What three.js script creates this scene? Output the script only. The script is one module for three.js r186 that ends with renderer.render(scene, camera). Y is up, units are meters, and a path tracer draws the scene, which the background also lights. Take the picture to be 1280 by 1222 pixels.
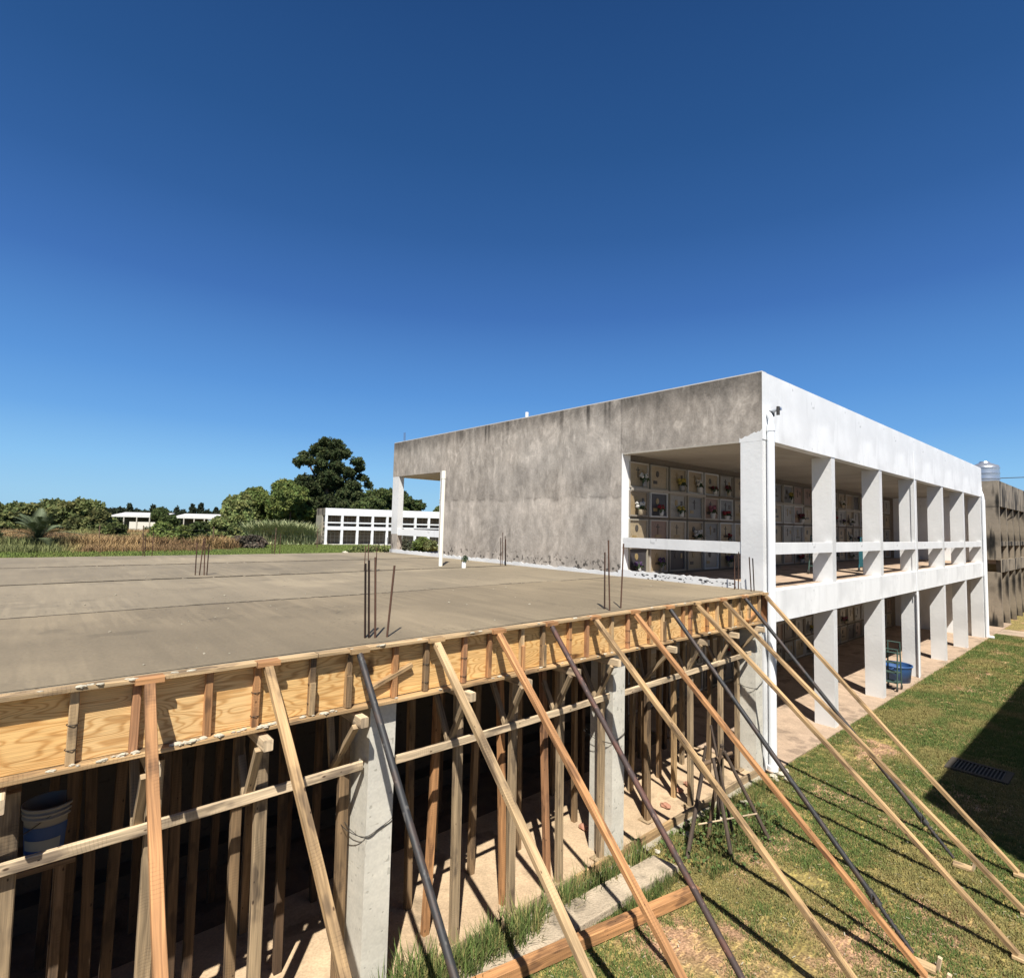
import * as THREE from 'three';
import { mergeGeometries } from 'three/addons/utils/BufferGeometryUtils.js';

// ---------- camera, sky, sun, exposure ----------
const scene = new THREE.Scene();
const camera = new THREE.PerspectiveCamera(83.27, 1280 / 1222, 0.1, 3000);
camera.position.set(4.6413, 4.3137, 10.2045);
camera.up.set(0.03446, 0.99752, 0.0613);
camera.lookAt(4.6413 - 7.5338, 4.3137 + 0.66227, 10.2045 - 6.54245);
scene.add(camera);

const EXPOSURE = 1.62;
const lin = (c) => { c /= 255; return c <= 0.04045 ? c / 12.92 : ((c + 0.055) / 1.055) ** 2.4; };
{
  // clear sky: colour by elevation only (degrees, sRGB as the photograph shows it)
  const stops = [[-90, 120, 118, 100], [-1, 150, 165, 170], [0, 163, 206, 232], [2, 158, 206, 238], [5, 140, 196, 241], [9, 110, 169, 230], [13, 92, 150, 217], [21, 67, 115, 184], [28, 52, 97, 159], [35, 43, 86, 143], [46, 35, 73, 126], [60, 30, 64, 114], [90, 26, 56, 104]];
  const H = 720, W = 8, d = new Float32Array(W * H * 4);
  for (let j = 0; j < H; j++) {
    const el = (j + 0.5) / H * 180 - 90;
    let k = 0; while (k < stops.length - 2 && el > stops[k + 1][0]) k++;
    const a = stops[k], b = stops[k + 1], t = Math.min(1, Math.max(0, (el - a[0]) / (b[0] - a[0])));
    for (let i = 0; i < W; i++) { for (let c = 0; c < 3; c++) d[(j * W + i) * 4 + c] = (lin(a[c + 1]) * (1 - t) + lin(b[c + 1]) * t) / EXPOSURE; d[(j * W + i) * 4 + 3] = 1; }
  }
  const t = new THREE.DataTexture(d, W, H, THREE.RGBAFormat, THREE.FloatType);
  t.mapping = THREE.EquirectangularReflectionMapping; t.magFilter = t.minFilter = THREE.LinearFilter; t.wrapS = THREE.RepeatWrapping; t.needsUpdate = true;
  scene.background = t; scene.environment = t;
}
const sun = new THREE.DirectionalLight(new THREE.Color(1, 0.955, 0.88), 4.6);
sun.position.set(40 * 0.55 - 2, 40, 40 * 0.46); sun.target.position.set(-2, 0, 0);
sun.castShadow = true; sun.shadow.mapSize.set(4096, 4096);
Object.assign(sun.shadow.camera, { left: -40, right: 40, top: 40, bottom: -40, near: 1, far: 140 });
scene.add(sun, sun.target);

const renderer = new THREE.WebGLRenderer({ antialias: true });
renderer.setSize(1024, 977);
renderer.toneMapping = THREE.LinearToneMapping; renderer.toneMappingExposure = EXPOSURE;
renderer.shadowMap.enabled = true;

// ---------- random numbers and noise ----------
function rng(seed) { let a = seed >>> 0; return () => { a = (a + 0x6d2b79f5) | 0; let t = Math.imul(a ^ (a >>> 15), 1 | a); t = (t + Math.imul(t ^ (t >>> 7), 61 | t)) ^ t; return ((t ^ (t >>> 14)) >>> 0) / 4294967296; }; }
const R = rng(7); const rr = (a, b) => a + (b - a) * R();
const hash = (x, y, s) => { let h = Math.imul(x, 374761393) + Math.imul(y, 668265263) + Math.imul(s, 1442695041); h = Math.imul(h ^ (h >>> 13), 1274126177); return ((h ^ (h >>> 16)) >>> 0) / 4294967296; };
const mod = (a, n) => ((a % n) + n) % n;
function vn(x, y, s = 0, px = 0, py = px) {
  const i = Math.floor(x), j = Math.floor(y), u = x - i, v = y - j, a = u * u * (3 - 2 * u), b = v * v * (3 - 2 * v);
  const X0 = px ? mod(i, px) : i, X1 = px ? mod(i + 1, px) : i + 1, Y0 = py ? mod(j, py) : j, Y1 = py ? mod(j + 1, py) : j + 1;
  const p = hash(X0, Y0, s), q = hash(X1, Y0, s), r = hash(X0, Y1, s), w = hash(X1, Y1, s);
  return p + (q - p) * a + (r - p) * b + (p - q - r + w) * a * b;
}
function fbm(x, y, o, s = 0, px = 0, py = px) { let v = 0, a = 0.5, n = 0; for (let k = 0; k < o; k++) { v += a * vn(x, y, s + k * 17, px, py); n += a; a *= 0.5; x *= 2; y *= 2; px *= 2; py *= 2; } return v / n; }
const sm = (a, b, x) => { const t = Math.min(1, Math.max(0, (x - a) / (b - a))); return t * t * (3 - 2 * t); };

// ---------- textures ----------
// fn(u, v) gives [r, g, b, height] with colours 0..1 in sRGB; returns a colour map and a bump map
function tex(W, H, fn, { rep = [1, 1], bump = true, mirror = false } = {}) {
  const c = new Uint8Array(W * H * 4), b = bump ? new Uint8Array(W * H * 4) : null;
  for (let j = 0; j < H; j++) for (let i = 0; i < W; i++) {
    const o = fn((i + 0.5) / W, (j + 0.5) / H), k = (j * W + i) * 4;
    for (let q = 0; q < 3; q++) c[k + q] = Math.max(0, Math.min(255, o[q] * 255));
    c[k + 3] = 255;
    if (b) { b[k] = b[k + 1] = b[k + 2] = Math.max(0, Math.min(255, o[3] * 255)); b[k + 3] = 255; }
  }
  const mk = (data, srgb) => {
    const t = new THREE.DataTexture(data, W, H, THREE.RGBAFormat); t.magFilter = THREE.LinearFilter; t.minFilter = THREE.LinearMipmapLinearFilter; t.generateMipmaps = true;
    t.wrapS = t.wrapT = mirror ? THREE.MirroredRepeatWrapping : THREE.RepeatWrapping; t.repeat.set(...rep); if (srgb) t.colorSpace = THREE.SRGBColorSpace; t.needsUpdate = true; return t;
  };
  return { map: mk(c, true), bumpMap: b ? mk(b, false) : null };
}
const mat = (t, color, rough = 0.9, bump = 0.002, extra = {}) => new THREE.MeshStandardMaterial({ color: new THREE.Color().setRGB(...color), roughness: rough, ...(t ? { map: t.map, bumpMap: t.bumpMap, bumpScale: bump } : {}), ...extra });
const plain = (color, rough = 0.8, extra = {}) => new THREE.MeshStandardMaterial({ color: new THREE.Color().setRGB(...color), roughness: rough, ...extra });

// sawn wood: u across the grain, v along it; 0.5 m x 2 m
const woodT = tex(512, 1024, (u, v) => {
  const w = fbm(u * 6, v * 3, 3, 11, 6, 3), g = fbm(u * 60 + w * 5, v * 7, 3, 5, 60, 7), f = vn(u * 220, v * 30, 9, 220, 30), mid = fbm(u * 22 + w * 3, v * 4, 3, 25, 22, 4);
  const ku = u * 9, kv = v * 14, ki = Math.floor(ku), kj = Math.floor(kv), kx = 0.25 + 0.5 * hash(ki, kj, 3), ky = 0.25 + 0.5 * hash(ki, kj, 4), kd = Math.hypot((ku - ki - kx) / 0.2, (kv - kj - ky) / 0.16), kn = hash(ki, kj, 5) < 0.09 ? sm(1, 0.3, kd * (0.9 + 1.2 * hash(ki, kj, 6))) : 0;
  const saw = 0.5 + 0.5 * Math.sin(v * 2 * Math.PI * 90 + w * 9 + u * 5), mark = sm(0.8, 1, saw) * sm(0.45, 0.65, fbm(u * 4, v * 9, 2, 71, 4, 9));
  const l = 0.8 + 0.28 * (g - 0.5) + 0.26 * (mid - 0.5) + 0.16 * (w - 0.5) * 2 + 0.06 * (f - 0.5) - mark * 0.07 - kn * 0.38, s = sm(0.56, 0.76, fbm(u * 5, v * 8, 4, 77, 5, 8)) * 0.2;
  return [l - s, l * 0.98 - 0.03 * kn - s, l * 0.94 - 0.05 * kn - s * 0.9, 0.5 + (g - 0.5) * 0.9 - mark * 0.25];
}, { rep: [2, 0.5] });
// rotary-cut plywood face, 2.4 m x 1.2 m, the grain along u
const plyT = tex(1024, 1024, (u, v) => {
  const n = fbm(u * 3, v * 8, 3, 41, 3, 8), k = fbm(u * 5, v * 5, 2, 61, 5, 5), band = Math.sin((n * 17 + k * 2) * 2 * Math.PI);
  const line = Math.pow(0.5 + 0.5 * band, 3), fib = fbm(u * 20, v * 300, 2, 5, 20, 300), kn = sm(0.9, 0.97, vn(u * 9, v * 7, 90, 9, 7)), big = fbm(u * 2, v * 3, 2, 7, 2, 3);
  const l = 0.95 - 0.13 * line + 0.2 * (fib - 0.5) - 0.4 * kn + 0.16 * (big - 0.5);
  return [l, l * (0.97 - 0.07 * line - 0.1 * kn), l * (0.92 - 0.15 * line - 0.2 * kn), 0.5 + (fib - 0.5) * 0.8 - line * 0.15];
}, { rep: [1 / 2.4, 1 / 1.2] });
// stained end wall of bare concrete, the whole 14 m x 7.32 m face, u from the far left corner
const wallT = tex(1792, 936, (u, v) => {
  const x = u * 14, y = v * 7.32;
  const wx = x + 0.25 * (fbm(x * 1.4, y * 1.4, 2, 2) - 0.5), wy = y + 0.2 * (fbm(x * 1.1, y * 1.3, 2, 8) - 0.5);
  let l = 0.575 + 0.08 * (fbm(wx * 0.7, wy * 0.8, 4, 3) - 0.5) + 0.14 * (fbm(wx * 5, wy * 3.2, 4, 19) - 0.5) + 0.06 * (vn(x * 45, y * 45, 4) - 0.5);
  const streak = fbm(wx * 6, wy * 0.9, 3, 29), fine = fbm(x * 22, y * 5, 3, 37), blot = fbm(wx * 2.2, wy * 1.8, 4, 331);
  l += 0.08 * (streak - 0.5) + 0.05 * (fine - 0.5) + 0.1 * (blot - 0.5) + 0.09 * (fbm(wx * 9, wy * 6, 3, 371) - 0.5);
  l += 0.07 * sm(0.6, 0.78, fbm(wx * 9, wy * 2.6, 4, 47)) * sm(3.2, 6, y);             // pale runs
  const top = 7.32 - y; l -= 0.15 * sm(0.55 * fbm(x * 5, 1, 3, 53) + 0.3, 0, top);      // dark weathering under the top edge
  l -= 0.2 * sm(0.66, 0.8, fbm(x * 3.3, 0.7, 3, 59)) * sm(0.9, 0.05, top);             // black runs from the top
  l -= 0.055 * sm(-3.3, -3.27, x - 14 + 0.03 * fbm(1, y * 6, 2, 5)) * sm(5.8, 6.2, y) + 0.05 * Math.exp(-(((x - 10.74 + 0.03 * fbm(1, y * 6, 2, 5)) / 0.02) ** 2)) * sm(5.9, 6.1, y) + 0.03 * sm(3.3, 3.26, x) * sm(5.8, 6.2, y);
  const j = 5.06 + 0.16 * (fbm(x * 2.2, 3, 4, 67) - 0.5) - 0.006 * x, dj = y - j;      // cold joint across the middle
  l -= 0.1 * Math.exp(-((dj - 0.03) ** 2) / 0.0012) * sm(0.5, 0.75, fbm(x * 5, y * 14, 3, 71)) + 0.05 * sm(0, 0.08, dj) * sm(1.4, 0.1, dj) - 0.02 * sm(0, -0.05, dj) * sm(-0.8, -0.1, dj);
  const arc = fbm(wx * 2.6 + 1.5 * Math.sin(wy * 2.2), wy * 2.6 + 1.2 * Math.sin(wx * 1.9), 3, 83); l += 0.04 * sm(0.56, 0.64, arc) * sm(0.72, 0.66, arc) * sm(0.35, 0.65, fbm(x * 0.5, y * 0.6, 2, 97));
  const base = y - 3.22; l -= 0.3 * sm(0.62, 0.74, fbm(x * 13, y * 13, 3, 101)) * sm(0.5, 0.15, base) * sm(-0.1, 0.1, base);
  const warm = fbm(x * 0.8, y * 0.8, 3, 113);
  return [l * 1.02 + 0.012 * warm, l * 0.985, l * 0.945 - 0.012 * warm, 0.5 + 0.7 * (fbm(x * 16, y * 12, 3, 127) - 0.5) + 0.5 * (streak - 0.5)];
}, { rep: [1 / 14, 1 / 7.32] });
// freshly poured slab, 14 m x 14 m, trowel strokes across it
const slabT = tex(1792, 1792, (u, v) => {
  const x = u * 14, z = v * 14, wx = x + 0.15 * (fbm(x * 0.8, z * 0.8, 2, 2) - 0.5);
  let l = 0.6 + 0.1 * (fbm(x * 0.35, z * 0.35, 4, 3) - 0.5) + 0.05 * (fbm(x * 2, z * 2, 3, 13) - 0.5);
  l += 0.05 * (fbm(wx * 1.2, z * 11, 3, 23) - 0.5) + 0.028 * (vn(x * 60, z * 60, 4) - 0.5) + 0.025 * (vn(x * 120, z * 120, 6) - 0.5);
  l += 0.02 * sm(0.62, 0.72, fbm(x * 0.5, z * 3.1, 2, 31)) + 0.06 * (fbm(x * 1.1, z * 1.1, 4, 231) - 0.5) + 0.05 * sm(0.55, 0.7, fbm(x * 0.45, z * 0.6, 3, 281)) + 0.03 * sm(0.5, 0.62, fbm(x * 0.9, z * 14, 3, 291)) * sm(0.45, 0.6, fbm(x * 0.7, z * 0.7, 2, 293)) - 0.05 * sm(0.6, 0.72, fbm(x * 2.6, z * 2.6, 4, 297)) * sm(0.5, 0.62, fbm(x * 0.6, z * 0.6, 2, 299));
  const pit = sm(0.8, 0.9, vn(x * 38, z * 38, 44)) * sm(0.5, 0.7, fbm(x * 1.5, z * 1.5, 2, 51)); l -= 0.1 * pit;
  const lane = x > 10.75 ? 0 : x > 7.2 ? 0.035 : x > 3.6 ? 0.01 : 0.02; l += lane + (x < 10.75 && x > 7.2 ? -0.0 : 0);
  const tint = x > 10.75 ? 0.0 : 0.018;
  return [l * 1.0, l * 0.945 + tint * 0.4, l * 0.84 + tint, 0.5 + 0.5 * (fbm(wx * 3, z * 26, 3, 61) - 0.5) + 0.5 * (vn(x * 60, z * 60, 4) - 0.5) - pit * 0.4];
}, { rep: [1 / 14, 1 / 14] });
// grey cast concrete, 2 m tile
const concT = tex(512, 512, (u, v) => {
  const l = 0.8 + 0.12 * (fbm(u * 4, v * 4, 4, 3, 4) - 0.5) + 0.07 * (fbm(u * 3, v * 24, 3, 9, 3, 24) - 0.5) + 0.05 * (vn(u * 128, v * 128, 5, 128) - 0.5), pit = sm(0.87, 0.93, vn(u * 50, v * 50, 8, 50));
  return [l - pit * 0.12, l * 0.99 - pit * 0.12, l * 0.95 - pit * 0.12, 0.55 + (fbm(u * 30, v * 30, 3, 15, 30) - 0.5) * 0.5 - pit * 0.4];
}, { rep: [0.5, 0.5] });
// black-stained old concrete, 4 m tile
const oldT = tex(512, 512, (u, v) => {
  const s = fbm(u * 14, v * 2, 4, 3, 14, 2), m = fbm(u * 4, v * 4, 4, 8, 4), d = sm(0.45, 0.64, s) * 0.4 + sm(0.45, 0.7, m) * 0.22 + 0.1 * (fbm(u * 20, v * 20, 3, 66, 20) - 0.5);
  const l = 0.84 - 1.25 * d + 0.06 * (vn(u * 128, v * 128, 5, 128) - 0.5);
  return [l, l * 0.96, l * 0.88, 0.5 + (m - 0.5)];
}, { rep: [0.25, 0.25] });
// brushed lime paint over render, 3 m tile
const paintT = tex(768, 768, (u, v) => {
  const a = fbm(u * 5, v * 5, 4, 3, 5), d = sm(0.5, 0.75, fbm(u * 3, v * 3, 5, 44, 3)) * 0.05 + sm(0.6, 0.8, fbm(u * 16, v * 3, 4, 12, 16, 3)) * 0.025, g = fbm(u * 60, v * 60, 3, 17, 60), chip = sm(0.88, 0.93, vn(u * 40, v * 30, 8, 40, 30)) * sm(0.55, 0.7, a) * 0.14;
  const l = 0.97 + 0.05 * (a - 0.5) + 0.02 * (fbm(u * 18, v * 18, 3, 91, 18) - 0.5) - d - chip;
  return [l, l * 0.998, l * 0.99, 0.5 + (g - 0.5) * 0.9 + (a - 0.5) * 0.4];
}, { rep: [1 / 3, 1 / 3] });
// pinkish cement paving, 3 m tile
const paveT = tex(768, 768, (u, v) => {
  const a = fbm(u * 4, v * 4, 4, 3, 4), b = fbm(u * 20, v * 20, 3, 13, 20), f = vn(u * 200, v * 200, 5, 200), st = sm(0.6, 0.72, fbm(u * 9, v * 9, 4, 21, 9)) * 0.13;
  const l = 0.84 + 0.16 * (a - 0.5) + 0.14 * (b - 0.5) + 0.1 * (f - 0.5) - st;
  return [l, l * 0.955, l * 0.9, 0.5 + (b - 0.5) * 0.6 + (f - 0.5) * 0.4];
}, { rep: [1 / 3, 1 / 3] });
// turf floor under the blades: straw, soil and thatch, 5 m tile
const turfT = tex(1024, 1024, (u, v) => {
  const a = fbm(u * 5, v * 5, 4, 3, 5), b = fbm(u * 40, v * 40, 3, 13, 40), f = vn(u * 340, v * 340, 5, 340), st = sm(0.52, 0.72, a), straw = sm(0.62, 0.8, vn(u * 230, v * 60, 6, 230, 60));
  const l = 0.5 + 0.22 * (b - 0.5) + 0.25 * (f - 0.5);
  return [(l + 0.11) * (0.93 + 0.2 * st) + straw * 0.14, (l + 0.075) * (0.9 + 0.07 * st) + straw * 0.13, l * (0.64 + 0.26 * st) + straw * 0.07, 0.5 + (b - 0.5) * 0.6 + (f - 0.5) * 0.5];
}, { rep: [0.2, 0.2] });
// scuffed paint over rusty steel
const steelT = tex(256, 512, (u, v) => {
  const r = sm(0.52, 0.66, fbm(u * 4, v * 10, 4, 3, 4, 10)), c = sm(0.7, 0.8, fbm(u * 10, v * 26, 3, 9, 10, 26)), l = 0.4 + 0.1 * (fbm(u * 8, v * 8, 3, 5, 8) - 0.5);
  return [l + 0.14 * r + 0.3 * c, l + 0.06 * r + 0.28 * c, l + 0.02 * r + 0.25 * c, 0.5 - 0.3 * r];
}, { rep: [1, 0.6] });
// far meadow, 40 m tile
const fieldT = tex(512, 512, (u, v) => {
  const a = fbm(u * 6, v * 6, 4, 3, 6), f = fbm(u * 60, v * 60, 3, 5, 60), l = 0.42 + 0.3 * (f - 0.5), g = sm(0.4, 0.65, a);
  return [l * (1.12 - 0.3 * g), l * (1.0 + 0.05 * g), l * 0.5, f];
}, { rep: [1 / 40, 1 / 40] });

// ---------- materials ----------
const pine = mat(woodT, [0.66, 0.45, 0.24], 0.82, 0.0015), pineB = mat(woodT, [0.73, 0.53, 0.31], 0.82, 0.0015), pineO = mat(woodT, [0.66, 0.35, 0.16], 0.82, 0.0015), pineR = mat(woodT, [0.6, 0.32, 0.17], 0.82, 0.0015), pineBr = mat(woodT, [0.36, 0.245, 0.14], 0.85, 0.0015), pineShade = mat(woodT, [0.15, 0.095, 0.055], 0.9, 0.0015),  // last tone: pine darkened to stand in for shade under the slab
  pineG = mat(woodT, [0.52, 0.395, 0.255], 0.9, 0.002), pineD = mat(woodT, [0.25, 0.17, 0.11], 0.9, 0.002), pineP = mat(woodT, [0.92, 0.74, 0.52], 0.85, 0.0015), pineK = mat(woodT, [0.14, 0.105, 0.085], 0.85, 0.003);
const ply = mat(plyT, [0.84, 0.57, 0.26], 0.75, 0.001), plyB = mat(plyT, [0.88, 0.62, 0.31], 0.75, 0.001), plyC = mat(plyT, [0.8, 0.53, 0.23], 0.75, 0.001);
const wallM = mat(wallT, [1.2, 1.17, 1.125], 0.95, 0.006), slabM = mat(slabT, [0.645, 0.58, 0.48], 0.85, 0.004), colM = mat(concT, [1.0, 0.975, 0.92], 0.85, 0.003), footM = mat(concT, [0.6, 0.55, 0.46], 0.95, 0.006),
  innerM = mat(concT, [0.1, 0.085, 0.07], 0.95, 0.004), oldM = mat(oldT, [0.41, 0.375, 0.34], 0.95, 0.01), whiteM = mat(paintT, [0.9, 0.91, 0.925], 0.85, 0.0016), whiteB = mat(paintT, [0.73, 0.735, 0.74], 0.85, 0.0025), ceilM = mat(paintT, [0.42, 0.385, 0.33], 0.9, 0.003),  // innerM: concrete darkened for shade; whiteB: white greyed for less sunlit faces
  paveM = mat(paveT, [0.66, 0.535, 0.43], 0.92, 0.004), sandM = mat(paveT, [0.74, 0.6, 0.43], 0.95, 0.005), turfM = mat(turfT, [0.78, 0.74, 0.68], 1, 0.02), fieldM = mat(fieldT, [0.55, 0.55, 0.5], 1, 0.05), nicheM = mat(concT, [0.3, 0.25, 0.2], 0.9, 0.003), floorShadeM = mat(paveT, [0.24, 0.185, 0.135], 0.95, 0.006), soffM = mat(plyT, [0.22, 0.13, 0.07], 0.9, 0.001);  // dark floor and soffit tones carry the shade under the slab in colour
const pvc = plain([0.84, 0.86, 0.88], 0.35), pvcCream = plain([0.86, 0.83, 0.72], 0.4), rust = mat(oldT, [0.16, 0.09, 0.07], 0.75, 0.002, { metalness: 0.3 }), steelK = mat(steelT, [0.2, 0.2, 0.205], 0.6, 0.001), steelBr = mat(steelT, [0.42, 0.27, 0.24], 0.7, 0.001),
  iron = plain([0.06, 0.055, 0.05], 0.6, { metalness: 0.5 }), greenPaint = plain([0.05, 0.09, 0.075], 0.5), bluePaint = plain([0.035, 0.1, 0.26], 0.45), tealPaint = plain([0.03, 0.13, 0.16], 0.5), zinc = plain([0.55, 0.57, 0.6], 0.35, { metalness: 0.75 }), mortar = mat(concT, [0.88, 0.82, 0.7], 0.95, 0.004), wireM = plain([0.05, 0.045, 0.04], 0.6, { metalness: 0.5 });

// ---------- building blocks ----------
const used = new Map();
function numbered(n) { const k = used.get(n) || 0; used.set(n, k + 1); return k ? n + '_' + String(k).padStart(3, '0') : n; }
function tag(o, label, category, group, kind) { if (label) o.userData.label = label; if (category) o.userData.category = category; if (group) o.userData.group = group; if (kind) o.userData.kind = kind; return o; }
function thing(name, label, category, pos = [0, 0, 0], group) { const g = new THREE.Group(); g.name = numbered(name); g.position.set(...pos); tag(g, label, category, group); scene.add(g); return g; }
const shade = (m) => { m.castShadow = m.receiveShadow = true; return m; };
// a mesh given in world coordinates, put under a thing (or a part) whose frames are only shifted
function part(parent, name, geo, material, pos, quat) {
  const m = shade(new THREE.Mesh(geo, material)); m.name = name; if (quat) m.quaternion.copy(quat);
  const w = new THREE.Vector3(); for (let p = parent; p && p !== scene; p = p.parent) w.add(p.position);
  if (pos) m.position.set(...pos).sub(w); else m.position.set(0, 0, 0).sub(w);
  parent.add(m); return m;
}
function structure(name, geo, material, pos) { const m = shade(new THREE.Mesh(geo, material)); m.name = numbered(name); m.userData.kind = 'structure'; if (pos) m.position.set(...pos); scene.add(m); return m; }
// box with corners given in world metres, uv in metres (world aligned), edges slightly chamfered when ch > 0
function box(x0, x1, y0, y1, z0, z1, ou = 0, ov = 0) {
  const g = new THREE.BoxGeometry(x1 - x0, y1 - y0, z1 - z0); g.translate((x0 + x1) / 2, (y0 + y1) / 2, (z0 + z1) / 2);
  const p = g.attributes.position, n = g.attributes.normal, uv = g.attributes.uv;
  for (let i = 0; i < p.count; i++) { const ax = Math.abs(n.getX(i)) > 0.5 ? [p.getZ(i), p.getY(i)] : Math.abs(n.getY(i)) > 0.5 ? [p.getX(i), p.getZ(i)] : [p.getX(i), p.getY(i)]; uv.setXY(i, ax[0] + ou, ax[1] + ov); }
  return g;
}
// chamfered bar along +y centred on the origin: w along x, d along z; uv u round the section, v along
function barGeo(L, w, d, ch = 0.004, seed = 0, warp = 0) {
  const a = w / 2, b = d / 2, c = Math.min(ch, a * 0.6, b * 0.6), ring = [[a - c, b], [a, b - c], [a, -b + c], [a - c, -b], [-a + c, -b], [-a, -b + c], [-a, b - c], [-a + c, b]];
  const pos = [], uv = [], ou = hash(seed, 1, 5), ov = hash(seed, 2, 5) * 2, nseg = warp ? 6 : 1, bx = warp * (hash(seed, 3, 5) - 0.5) * 2, bz = warp * (hash(seed, 4, 5) - 0.5) * 2;
  const off = (t) => { const s = Math.sin(t * Math.PI); return [bx * s, bz * s]; };
  let per = 0;
  for (let i = 0; i < 8; i++) {
    const p = ring[i], q = ring[(i + 1) % 8], len = Math.hypot(p[0] - q[0], p[1] - q[1]);
    for (let k = 0; k < nseg; k++) {
      const t0 = k / nseg, t1 = (k + 1) / nseg, y0 = (t0 - 0.5) * L, y1 = (t1 - 0.5) * L, o0 = off(t0), o1 = off(t1);
      const A = [p[0] + o0[0], y0, p[1] + o0[1]], B = [q[0] + o0[0], y0, q[1] + o0[1]], C = [q[0] + o1[0], y1, q[1] + o1[1]], D = [p[0] + o1[0], y1, p[1] + o1[1]];
      pos.push(...A, ...B, ...C, ...A, ...C, ...D); const u0 = per + ou, u1 = per + len + ou, v0 = y0 + ov, v1 = y1 + ov; uv.push(u0, v0, u1, v0, u1, v1, u0, v0, u1, v1, u0, v1);
    }
    per += len;
  }
  for (const s of [-1, 1]) for (let i = 1; i < 7; i++) { const P = [ring[0], s > 0 ? ring[i] : ring[i + 1], s > 0 ? ring[i + 1] : ring[i]]; for (const p of P) { pos.push(p[0], s * L / 2, p[1]); uv.push(p[0] + ou, p[1] * 0.3 + ov); } }
  const g = new THREE.BufferGeometry(); g.setAttribute('position', new THREE.Float32BufferAttribute(pos, 3)); g.setAttribute('uv', new THREE.Float32BufferAttribute(uv, 2));
  // make sure the faces look outward
  const P = g.attributes.position, U = g.attributes.uv;
  for (let i = 0; i < P.count; i += 3) {
    const A = new THREE.Vector3().fromBufferAttribute(P, i), B = new THREE.Vector3().fromBufferAttribute(P, i + 1), C = new THREE.Vector3().fromBufferAttribute(P, i + 2), n = B.clone().sub(A).cross(C.clone().sub(A)), m = A.clone().add(B).add(C).divideScalar(3);
    const cap = Math.abs(n.y) > 0.9 * n.length(); const out = cap ? m.y : 1; const o = off(m.y / L + 0.5);
    if ((cap ? n.y * out : n.x * (m.x - o[0]) + n.z * (m.z - o[1])) < 0) { P.setXYZ(i + 1, C.x, C.y, C.z); P.setXYZ(i + 2, B.x, B.y, B.z); const u = U.getX(i + 1), v = U.getY(i + 1); U.setXY(i + 1, U.getX(i + 2), U.getY(i + 2)); U.setXY(i + 2, u, v); }
  }
  g.computeVertexNormals(); return g;
}
const V = (a) => new THREE.Vector3(...a);
function turn(p0, p1, side = [0, 0, 1]) {                 // rotation that lays +y along p0 -> p1 and keeps z near `side`
  const y = V(p1).sub(V(p0)).normalize(), z = V(side).addScaledVector(y, -V(side).dot(y)).normalize(), x = y.clone().cross(z);
  return new THREE.Quaternion().setFromRotationMatrix(new THREE.Matrix4().makeBasis(x, y, z));
}
let seedN = 1;
function bar(parent, name, p0, p1, w, d, material, side, ch = 0.004, warp = 0) {
  const L = V(p0).distanceTo(V(p1)), c = V(p0).add(V(p1)).multiplyScalar(0.5);
  return part(parent, name, barGeo(L, w, d, ch, seedN++, warp), material, c.toArray(), turn(p0, p1, side));
}
function rod(parent, name, p0, p1, r, material, r1 = r, seg = 10) {
  const L = V(p0).distanceTo(V(p1)), c = V(p0).add(V(p1)).multiplyScalar(0.5), g = new THREE.CylinderGeometry(r1, r, L, seg), uv = g.attributes.uv;
  for (let i = 0; i < uv.count; i++) uv.setXY(i, uv.getX(i) * 0.5 + seedN * 0.13, uv.getY(i) * L + seedN * 0.31); seedN++;
  return part(parent, name, g, material, c.toArray(), turn(p0, p1, Math.abs(p1[1] - p0[1]) > 0.99 * L ? [0, 0, 1] : [0, 1, 0.01]));
}
function tube(parent, name, pts, r, material, seg = 24, rs = 6) { return part(parent, name, new THREE.TubeGeometry(new THREE.CatmullRomCurve3(pts.map(V)), seg, r, rs), material); }
const ORD = ['first', 'second', 'third', 'fourth', 'fifth', 'sixth', 'seventh', 'eighth', 'ninth', 'tenth', 'eleventh', 'twelfth', 'thirteenth', 'fourteenth', 'fifteenth', 'sixteenth', 'seventeenth', 'eighteenth', 'nineteenth', 'twentieth', 'twenty-first', 'twenty-second', 'twenty-third', 'twenty-fourth', 'twenty-fifth'];
// irregular lump
function lump(r, seed, sx = 1, sy = 1, sz = 1, detail = 1) { const g = new THREE.IcosahedronGeometry(r, detail), p = g.attributes.position; for (let i = 0; i < p.count; i++) { const x = p.getX(i), y = p.getY(i), z = p.getZ(i), k = 0.7 + 0.6 * hash(Math.round(x * 900 / r), Math.round(y * 900 / r) + Math.round(z * 700 / r), seed); p.setXYZ(i, x * k * sx, y * k * sy, z * k * sz); } g.computeVertexNormals(); return g; }

// ---------- ground ----------
{
  const sheet = (x0, x1, z0, z1, y) => { const g = new THREE.PlaneGeometry(x1 - x0, z1 - z0); g.rotateX(-Math.PI / 2); g.translate((x0 + x1) / 2, y, (z0 + z1) / 2); const p = g.attributes.position, uv = g.attributes.uv; for (let i = 0; i < p.count; i++) uv.setXY(i, p.getX(i), p.getZ(i)); return g; };
  structure('ground', sheet(-1200, 1200, -1200, 1200, -0.03), fieldM);
  structure('lawn', sheet(-56, 40, -130, 40, -0.012), turfM);
}

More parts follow.
